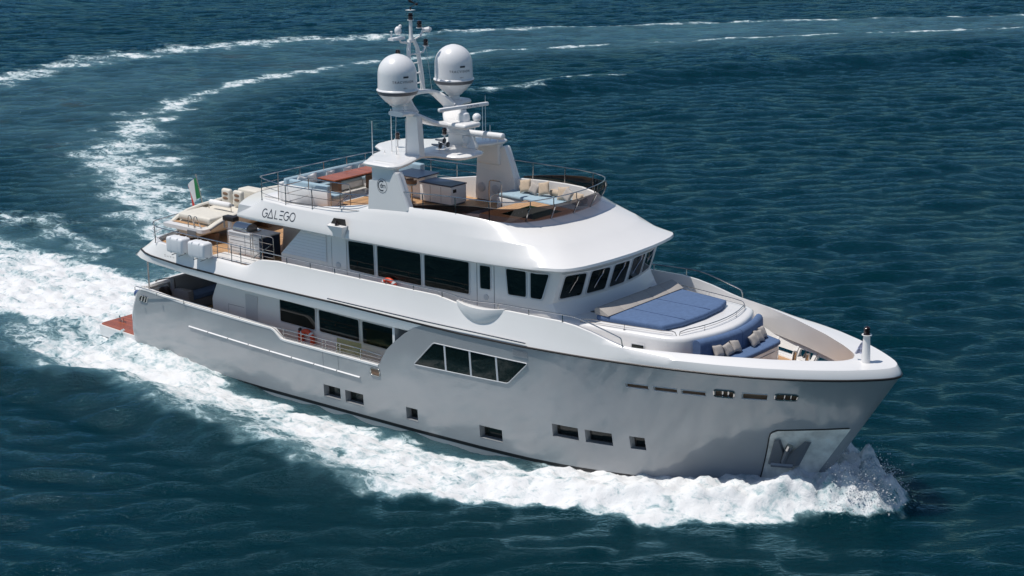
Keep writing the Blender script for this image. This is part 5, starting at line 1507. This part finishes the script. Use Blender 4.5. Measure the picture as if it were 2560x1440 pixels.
for k, (y, yaw, roll, d) in enumerate(((-1.28, -96, 6, .42), (-.92, -92, -8, .42), (-.55, -90, 12, .42), (.36, -84, -4, .46), (.80, -86, 10, .42), (1.20, -80, 6, .40))):
    pillow((arcx(y, d), y, 4.085), (.42 if k < 3 else .46, .38, .15), 'taupe', pl_lab[k], gp, yaw=yaw + 180, lean=-32, roll=roll, seed=k)

# ---- flybridge dining: sofa, table, pillows
so_ = thing('dining_sofa', (9.9, 0, 6.55), 'U-shaped pale blue dining sofa with white outer panels on the flybridge', 'sofa')
sub(MB().rbox(9.28, 9.46, -1.78, 2.56, 6.55, 7.22, .04, 2), 'back_panel', 'white', so_)
sub(MB().rbox(9.46, 11.74, -1.80, -1.62, 6.55, 7.16, .04, 2), 'side_panel', 'white', so_)
sub(MB().rbox(9.46, 12.7, 2.44, 2.6, 6.55, 7.24, .04, 2), 'side_panel', 'white', so_)
sub(MB().rbox(9.44, 9.66, -1.70, 2.5, 6.95, 7.36, .06, 3), 'back_cushion', 'sky', so_)
sub(MB().rbox(9.62, 11.60, -1.66, -1.44, 6.92, 7.34, .06, 3), 'back_cushion', 'sky', so_)
sub(MB().rbox(11.4, 12.55, 2.2, 2.46, 6.95, 7.60, .06, 3), 'back_cushion', 'sky', so_)
sub(MB().rbox(9.64, 11.4, 2.24, 2.46, 6.95, 7.40, .06, 3), 'back_cushion', 'sky', so_)
sub(MB().rbox(9.64, 10.0, -1.4, 2.2, 6.80, 6.95, .05, 3), 'seat_cushion', 'sky', so_)
sub(MB().rbox(9.98, 11.66, -1.45, -.85, 6.80, 6.95, .05, 3), 'seat_cushion', 'sky', so_)
sub(MB().rbox(9.98, 12.5, 1.75, 2.24, 6.80, 6.95, .05, 3), 'seat_cushion', 'sky', so_)
sub(MB().rbox(9.64, 9.98, -1.4, 2.2, 6.55, 6.80, .02, 1), 'seat_base', 'white', so_)
sub(MB().rbox(10.0, 11.64, -1.62, -.9, 6.55, 6.80, .02, 1), 'seat_base', 'white', so_)
sub(MB().rbox(10.0, 12.5, 1.8, 2.42, 6.55, 6.80, .02, 1), 'seat_base', 'white', so_)
tb = thing('dining_table', (10.5, .8, 6.55), 'long red-brown varnished dining table in front of the pale blue sofa', 'table')
sub(MB().rbox(10.08, 10.96, -.62, .78, 7.235, 7.285, .012, 1), 'table_leaf', 'varnish', tb)
sub(MB().rbox(10.08, 10.96, .79, 2.15, 7.235, 7.285, .012, 1), 'table_leaf', 'varnish', tb)
sub(MB().box(10.16, 10.88, -.5, 2.05, 7.17, 7.235), 'table_frame', 'inter', tb)
for y in (-.1, 1.7):
    sub(MB().rbox(10.34, 10.70, y - .10, y + .10, 6.55, 7.17, .02, 1), 'pedestal', 'brown', tb)
gp = 'white pillows along the pale blue dining sofa'
for k, (x, y, yaw, roll, lab) in enumerate(((9.86, -1.18, 60, 20, 'white pillow tipped in the near corner of the pale blue dining sofa'), (9.80, -.62, 84, -14, 'white pillow second from the near corner of the pale blue dining sofa'), (9.80, .32, 90, 3, 'white pillow third along the back of the pale blue dining sofa'), (9.80, 1.25, 90, -4, 'white pillow fourth along the back of the pale blue dining sofa'), (9.80, 2.02, 92, 2, 'white pillow at the far end of the dining sofa by the table'))):
    pillow((x, y, 6.955), (.44, .42, .13), 'wfabric', lab, gp, yaw=yaw, lean=18, roll=roll, seed=20 + k)

# ---- bar stools
def stool(x, y, lab, first=None):
    if first:
        r = first.copy(); COL.objects.link(r); r.location = (x, y, 6.55); r['label'] = lab
        for ch in first.children:
            c = ch.copy(); COL.objects.link(c); c.parent = r
        return r
    r = thing('bar_stool', (x, y, 6.55), lab, 'stool', 'bar stools beside the bar cabinet')
    sub(MB().lathe([(.001, 6.55), (.22, 6.55), (.22, 6.565), (.05, 6.59), (.035, 6.60)], (x, y, 0), 20), 'foot', 'steel', r)
    sub(MB().tube([(x, y, 6.58), (x, y, 7.28)], .03, 10), 'column', 'steel', r)
    sub(MB().tube([(x + .03, y, 6.82), (x + .24, y - .08, 6.84), (x + .24, y + .08, 6.84), (x + .03, y, 6.82)], .012, 6), 'footrest', 'steel', r)
    sub(MB().lathe([(.001, 7.26), (.15, 7.27), (.20, 7.31), (.20, 7.35), (.15, 7.37), (.001, 7.365)], (x, y, 0), 20), 'seat', 'sky', r, ang=60)
    P = [[(x + rr * math.cos(a), y + rr * math.sin(a), z) for rr, z in ((.20, 7.33), (.225, 7.40), (.215, 7.47), (.195, 7.47), (.19, 7.36))] for a in np.linspace(PI * .62, PI * 2.05, 18)]
    sub(MB().grid(P), 'backrest', 'brown', r)
    return r
st1 = stool(13.62, .52, 'bar stool with round seat and curved back beside the navy-topped bar cabinet')
stool(13.0, .62, 'bar stool half hidden behind the emblem arch leg by the bar', st1)

# ---- flybridge lounge
lg = thing('lounge_mattress', (18.0, 2.3, 6.97), 'pale blue lounge mattress on the raised flybridge base beside the tub', 'mattress')
sub(slab_cushion([(16.45, 1.88), (16.8, 1.86), (19.15, 1.66), (20.1, 1.45), (20.4, 1.9), (19.9, 2.45), (19.3, 2.68), (16.45, 2.73)], 6.975, 7.12, .05, .01), 'mattress', 'sky', lg, ang=60)
for x in (17.55, 18.5):
    sub(MB().box(x, x + .012, 1.95, 2.6, 7.115, 7.13), 'seam', 'sky', lg)
part(MB().rbox(19.2, 20.35, 1.5, 2.4, 6.545, 6.97, .03, 2), 'lounge_base', 'white')
gb = 'beige bolsters along the flybridge lounge'
for k, (a, b, lab) in enumerate((((16.85, 2.66), (17.55, 2.66), 'beige round bolster at the aft end of the flybridge lounge'), ((18.2, 2.66), (18.8, 2.63), 'beige round bolster in the middle of the flybridge lounge'), ((19.35, 2.50), (19.9, 2.32), 'beige round bolster at the forward end of the flybridge lounge'))):
    P = smooth_path([(a[0], a[1], 7.24), ((a[0] + b[0]) / 2, (a[1] + b[1]) / 2, 7.24), (b[0], b[1], 7.24)], 1)
    mb = MB().tube([P[0] + (P[0] - P[1]) * .06] + P + [P[-1] + (P[-1] - P[-2]) * .06], [.085] + [.115] * len(P) + [.085], 16)
    solo(mb, 'round_bolster', 'beige', (a[0], a[1], 7.13), lab, 'bolster', gb, ang=50)
gp = 'beige pillows leaning along the flybridge lounge'
for k, (x, y, sz, roll, m, lab) in enumerate(((17.25, 2.40, .46, -14, 'beige', 'large beige pillow leaning by the aft bolster of the flybridge lounge'), (17.68, 2.36, .40, 16, 'taupe', 'paler grey-beige pillow between two large beige pillows on the lounge'), (18.06, 2.40, .46, -16, 'beige', 'large beige pillow leaning against the middle bolster of the lounge'), (18.98, 2.32, .46, -10, 'beige', 'beige pillow forward of the middle bolster on the lounge'), (19.32, 2.1, .42, 24, 'taupe', 'pale pillow tipped forward at the front of the lounge'), (19.8, 2.02, .42, 4, 'beige', 'beige pillow nearest the windscreen on the flybridge lounge'))):
    pillow((x, y, 7.13), (sz, sz, .14), m, lab, gp, yaw=4 - 6 * (x > 19.3), lean=-24, roll=roll, seed=40 + k)
sl = thing('side_seat_cushion', (18.6, -2.2, 6.86), 'brown seat cushion with a round bolster inside the near smoked screen', 'cushion')
sub(slab_cushion([(17.35, -2.70), (19.9, -2.6), (20.0, -1.8), (17.35, -1.8)], 6.865, 7.02, .05), 'seat', 'beige', sl, ang=60)
sub(MB().tube([(18.2, -2.58, 7.13), (18.25, -2.58, 7.13), (19.9, -2.4, 7.13), (19.95, -2.4, 7.13)], [.08, .11, .11, .08], 14), 'bolster', 'beige', sl, ang=50)
gp = 'cushions on the near side seat'
for k, (x, roll, lab) in enumerate(((17.75, 20, 'grey-beige pillow at the aft end of the near side seat'), (18.6, -22, 'grey-beige pillow in the middle of the near side seat'))):
    pillow((x, -2.3, 7.03), (.42, .40, .13), 'taupe', lab, gp, yaw=176, lean=-28, roll=roll, seed=60 + k)

# ---- life-raft canisters outside the aft rail
def raft(x0, lab):
    r = thing('life_raft_canister', (x0 + .5, -3.68, 4.45), lab, 'life raft', 'white life raft canisters hung outside the aft rail')
    prof = []
    sub(MB().rbox(x0, x0 + .90, -3.92, -3.44, 4.48, 5.07, .10, 4), 'canister', 'plastic', r)
    for x in (x0 + .24, x0 + .62):
        sub(MB().rbox(x, x + .055, -3.925, -3.435, 4.475, 5.075, .09, 3), 'moulded_rib', 'plastic', r)
        sub(MB().tube([(x + .02, -3.85, 4.40), (x + .02, -3.66, 4.41), (x + .02, -3.44, 4.46)], .02, 6), 'cradle_bar', 'steel', r)
    sub(MB().tube([(x0 + .94, -3.62, 4.6), (x0 + .95, -3.6, 4.95)], .01, 5), 'strap', 'frame', r)
    sub(MB().ball((x0 + .935, -3.8, 4.54), .022, 5), 'release', 'black', r)
    return r
raft(5.44, 'white life raft canister outside the rail, the one nearer the stern')
raft(6.62, 'white life raft canister outside the rail, the one nearer the outdoor kitchen')

# ---- the tender on its chocks, stern to starboard
td = thing('tender', (4.7, 0, 4.43), 'cream and white open tender lying across the aft upper deck', 'tender boat')
yt = [-2.05, -1.7, -1.2, -.5, .3, 1.1, 1.8, 2.4, 2.8, 3.02]
hb = [1.10, 1.14, 1.15, 1.15, 1.13, 1.06, .92, .66, .34, .05]
gz = [5.06, 5.20, 5.34, 5.42, 5.46, 5.50, 5.54, 5.60, 5.66, 5.70]
cx = 4.66
rings = []
for y, b, g in zip(yt, hb, gz):
    kz = 4.52 + .5 * max(0, (y - 1.2) / 1.9) ** 2
    half = [(0, kz), (b * .5, kz + .14), (b * .86, kz + .30), (b * .97, kz + .42), (b, g - .10), (b + .02, g - .04), (b - .03, g), (b - .16, g), (b - .20, g - .05)]
    rings.append([(cx - x, y, z) for x, z in reversed(half)] + [(cx + x, y, z) for x, z in half[1:]])
mb = MB().grid(rings)
mb.f.append(tuple(range(len(rings[0]))))
sub(mb, 'hull', 'creamvinyl', td, ang=40)
mb = MB()
for s in (-1, 1):
    mb2 = MB().tube([(cx + s * (b + .03), y, g - .08) for y, b, g in zip(yt, hb, gz)], .035, 6)
    sub(mb2, 'rubbing_strake', 'greyband', td)
sub(MB().grid([[(cx - (b - .2), y, g - .16), (cx, y, g - .14), (cx + (b - .2), y, g - .16)] for y, b, g in zip(yt, hb, gz) if b > .3]), 'cockpit_floor', 'creamvinyl', td)
sub(MB().prism([(x, y, 4.90) for x, y in round_poly([(cx - 1.16, -2.42), (cx + 1.16, -2.42), (cx + 1.12, -1.9), (cx - 1.12, -1.9)], .18)], (0, 0, .14)), 'swim_platform', 'white', td, ang=50)
sub(MB().prism([(x, y, 5.043) for x, y in [(cx - .92, -2.10), (cx + .75, -2.10), (cx + .75, -1.88), (cx - .86, -1.88)]], (0, 0, .012)), 'teak_strip', 'teak', td)
sub(slab_cushion([(cx - .88, -1.84), (cx + .92, -1.86), (cx + .94, -.55), (cx - .94, -.55)], 5.10, 5.34, .06, .03), 'sunpad', 'creamvinyl', td, ang=60)
sub(MB().tube([(cx - .55, -.50, 5.56), (cx - .5, -.50, 5.56), (cx + .55, -.50, 5.56), (cx + .6, -.50, 5.56)], [.08, .11, .11, .08], 12), 'roll_backrest', 'wfabric', td, ang=50)
for x in (-.62, .62):
    sub(MB().tube([(cx + x, -.5, 5.2), (cx + x, -.5, 5.56)], .018, 6), 'backrest_post', 'steel', td)
for x in (-.34, .30):
    o = sub(MB().rbox(cx + x - .26, cx + x + .26, .10, .30, 5.35, 5.98, .10, 4), 'helm_seat', 'creamvinyl', td)
    for z in (5.62, 5.80):
        s_ = MB().ball((cx + x, .10, z), .10, 8, (1.5, .25, .62)).build('seat_opening', M['brown'], None)
        s_.data.transform(Matrix.Translation(-td.location)); s_.parent = o
sub(MB().rbox(cx - .55, cx + .55, .9, 1.5, 5.3, 5.85, .08, 3), 'console', 'creamvinyl', td)
for x in (.30, .62):
    sub(MB().tube(smooth_path([(cx + x, -2.36, 4.92), (cx + x, -2.36, 5.40), (cx + x + .05, -2.36, 5.50), (cx + x + .15, -2.36, 5.50), (cx + x + .19, -2.36, 5.40), (cx + x + .19, -2.2, 5.05)], 2), .018, 6), 'ladder_rail', 'steel', td)
sub(MB().box(cx + .32, cx + .80, -2.46, -2.43, 4.72, 4.96), 'ladder_step', 'dsteel', td)
for y in (-1.5, 1.2):
    sub(MB().rbox(cx - .9, cx + .9, y - .12, y + .12, 4.43, 4.72, .02, 1), 'cradle', 'brown', td)
# davit beside it
o = part(MB().tube([(6.75, -1.9, 4.43), (6.75, -1.9, 5.5)], .09, 10), 'davit', 'white')
part(MB().rbox(6.55, 7.15, -2.1, -1.8, 5.48, 5.66, .04, 2), 'winch_head', 'black', o)
part(MB().tube([(6.6, -2.05, 5.48), (6.6, -2.05, 5.2)], .03, 6), 'hook', 'dsteel', o)

# ---- barbecue on the kitchen cabinet
bq = thing('barbecue', (7.85, -2.05, 5.27), 'closed steel barbecue with a rounded blue-grey lid on the kitchen cabinet', 'barbecue')
sub(MB().rbox(7.36, 8.12, -2.36, -1.8, 5.27, 5.36, .02, 1), 'body', 'dsteel', bq)
mb = MB()
rg = [[(x, -2.08 + .27 * math.cos(a), 5.36 + .20 * math.sin(a)) for a in np.linspace(0, PI, 12)] for x in (7.38, 7.42, 8.06, 8.10)]
mb.grid(rg); mb.f.append(tuple(range(12))); mb.f.append(tuple(range(36, 48))[::-1])
sub(mb, 'lid', 'steel', bq, ang=50)
sub(MB().tube([(7.5, -2.36, 5.42), (7.5, -2.40, 5.44), (8.0, -2.40, 5.44), (8.0, -2.36, 5.42)], .012, 6), 'handle', 'steel', bq)
# ---- covered thing behind the kitchen
def drape(x0, x1, y0, y1, z0, z1, seed):
    mb = MB(); P = []
    n = 26; m_ = 34
    for i in range(n + 1):
        t = i / n
        row = []
        for j in range(m_):
            a = 2 * PI * j / m_
            ca, sa = math.cos(a), math.sin(a)
            e = 1 / (abs(ca) ** 3.2 + abs(sa) ** 3.2) ** (1 / 3.2)
            rr = min(1, (t / .42)) ** .8 if t < .42 else 1 + .12 * (t - .42)
            fold = 1 + (.06 * math.sin(7 * a + 3 * t + seed) + .04 * math.sin(13 * a - 5 * t)) * max(0, t - .25)
            zz2 = z1 - (z1 - z0) * (max(0, t - .30) / .70) ** 1.1 - .05 * math.sin(3 * a + seed) * t - .16 * t * (1 + ca) * .5
            row.append(((x0 + x1) / 2 + ca * e * rr * fold * (x1 - x0) / 2, (y0 + y1) / 2 + sa * e * rr * fold * (y1 - y0) / 2, max(z0, zz2)))
        P.append(row)
    return mb.grid(P, closed=True)
cv = solo(drape(8.45, 9.95, -1.15, .35, 4.45, 5.55, 1.3), 'covered_item', 'tarp', (9.2, -.4, 4.43), 'bulky shape under a loose grey-beige cloth cover behind the outdoor kitchen', 'covered item', ang=60)
# ---- lifebuoys
def lifebuoy(c, lab, tilt=0):
    r = thing('lifebuoy', c, lab, 'lifebuoy', 'orange lifebuoys hung on the house sides')
    R = Matrix.Rotation(PI / 2, 3, 'X')
    pts = [(c[0] + .29 * math.cos(a), c[1], c[2] + .29 * math.sin(a)) for a in np.linspace(0, 2 * PI, 37)[:-1]]
    sub(MB().tube(pts, .085, 12, closed=True), 'ring', 'orange', r, ang=60)
    for q in range(4):
        a = PI / 4 + q * PI / 2
        pp = [(c[0] + .29 * math.cos(a + d), c[1], c[2] + .29 * math.sin(a + d)) for d in np.linspace(-.12, .12, 5)]
        sub(MB().tube(pp, .089, 12, caps=False), 'reflective_band', 'plastic', r, ang=60)
    return r
lifebuoy((11.52, -2.85, 2.02), 'orange lifebuoy on the main deck, seen through the lower side rail')
lifebuoy((15.66, -2.96, 4.60), 'orange lifebuoy on the upper deck, only its top showing above the bulwark')
sh = thing('holder_box', (11.2, -2.82, 1.75), 'orange lifebuoy light holder left of the lower lifebuoy', 'holder')
sub(MB().rbox(11.10, 11.28, -2.90, -2.73, 1.8, 2.28, .04, 2), 'box', 'orange', sh)
sub(MB().ball((11.2, -2.86, 2.32), .07, 6), 'lamp', 'black', sh)
# ---- yellowed sheet standing inside the lower rail
ws = solo(MB().rbox(13.62, 14.78, -3.475, -3.465, 2.02, 2.62, .004, 1), 'plastic_screen', 'amber', (14.2, -3.47, 2.02), 'yellowish see-through plastic screen standing behind the lower side rail', 'screen')
# ---- ensign at the stern and pennant at the bow
fl = thing('ensign_flag', (2.95, 0, 4.45), 'green, white and red flag hanging from a leaning stern staff', 'flag')
sub(MB().tube([(3.30, 0, 4.50), (2.80, 0, 6.33)], .022, 8), 'staff', 'steel', fl)
sub(MB().ball((2.79, 0, 6.36), .035, 6), 'staff_knob', 'steel', fl)
def flagpart(u0, u1, name, m):
    P = []
    for i in range(9):
        u = u0 + (u1 - u0) * i / 8
        row = []
        for j in range(15):
            v = j / 14
            top = Vector((2.82, 0, 6.28)); bot = Vector((3.02, 0, 5.50))
            h_ = top.lerp(bot, v)
            dr = u * 1.25
            row.append((h_.x - dr * .42 + .02 * math.sin(9 * u + 2 * v), .10 * math.sin(7.5 * u + 1.2 * v) * (.3 + u) - .06 * u, h_.z - dr * .34 - .10 * u * u + .04 * math.sin(5 * u)))
        P.append(row)
    return sub(MB().grid(P), name, m, fl, ang=80)
M['fgreen'] = mat('flag_green', (0.02, 0.20, 0.07), .8)
M['fred'] = mat('flag_red', (0.60, 0.05, 0.035), .8)
flagpart(0, .34, 'green_band', 'fgreen'); flagpart(.34, .67, 'white_band', 'wfabric'); flagpart(.67, 1.0, 'red_band', 'fred')
pn = thing('pennant', (31.66, 0, 4.66), 'small folded blue and white pennant hanging behind the bow light post', 'pennant')
M['pennant'] = mat('pennant_cloth', (0.36, 0.38, 0.50), .9, noise=(14, .7))
P = []
for i in range(8):
    u = i / 7
    P.append([(31.76 - .26 * u * (v ** .8), .05 * math.sin(12 * u + 3 * v) * v - .02, 5.10 - .42 * v - .06 * u) for v in np.linspace(0, 1, 10)])
sub(MB().grid(P), 'cloth', 'pennant', pn, ang=80)
sub(MB().tube([(31.77, 0, 4.66), (31.77, 0, 5.14)], .008, 5), 'halyard', 'wfabric', pn)
rp_ = thing('coiled_rope', (28.55, .75, 3.2), 'thin loop of rope lying on the teak bow deck', 'rope')
sub(MB().tube([(28.6 + .18 * math.cos(a) + .01 * a, .75 + .14 * math.sin(a), 3.215 + .006 * a) for a in np.linspace(0, 9, 40)], .014, 5), 'loop', 'wfabric', rp_)
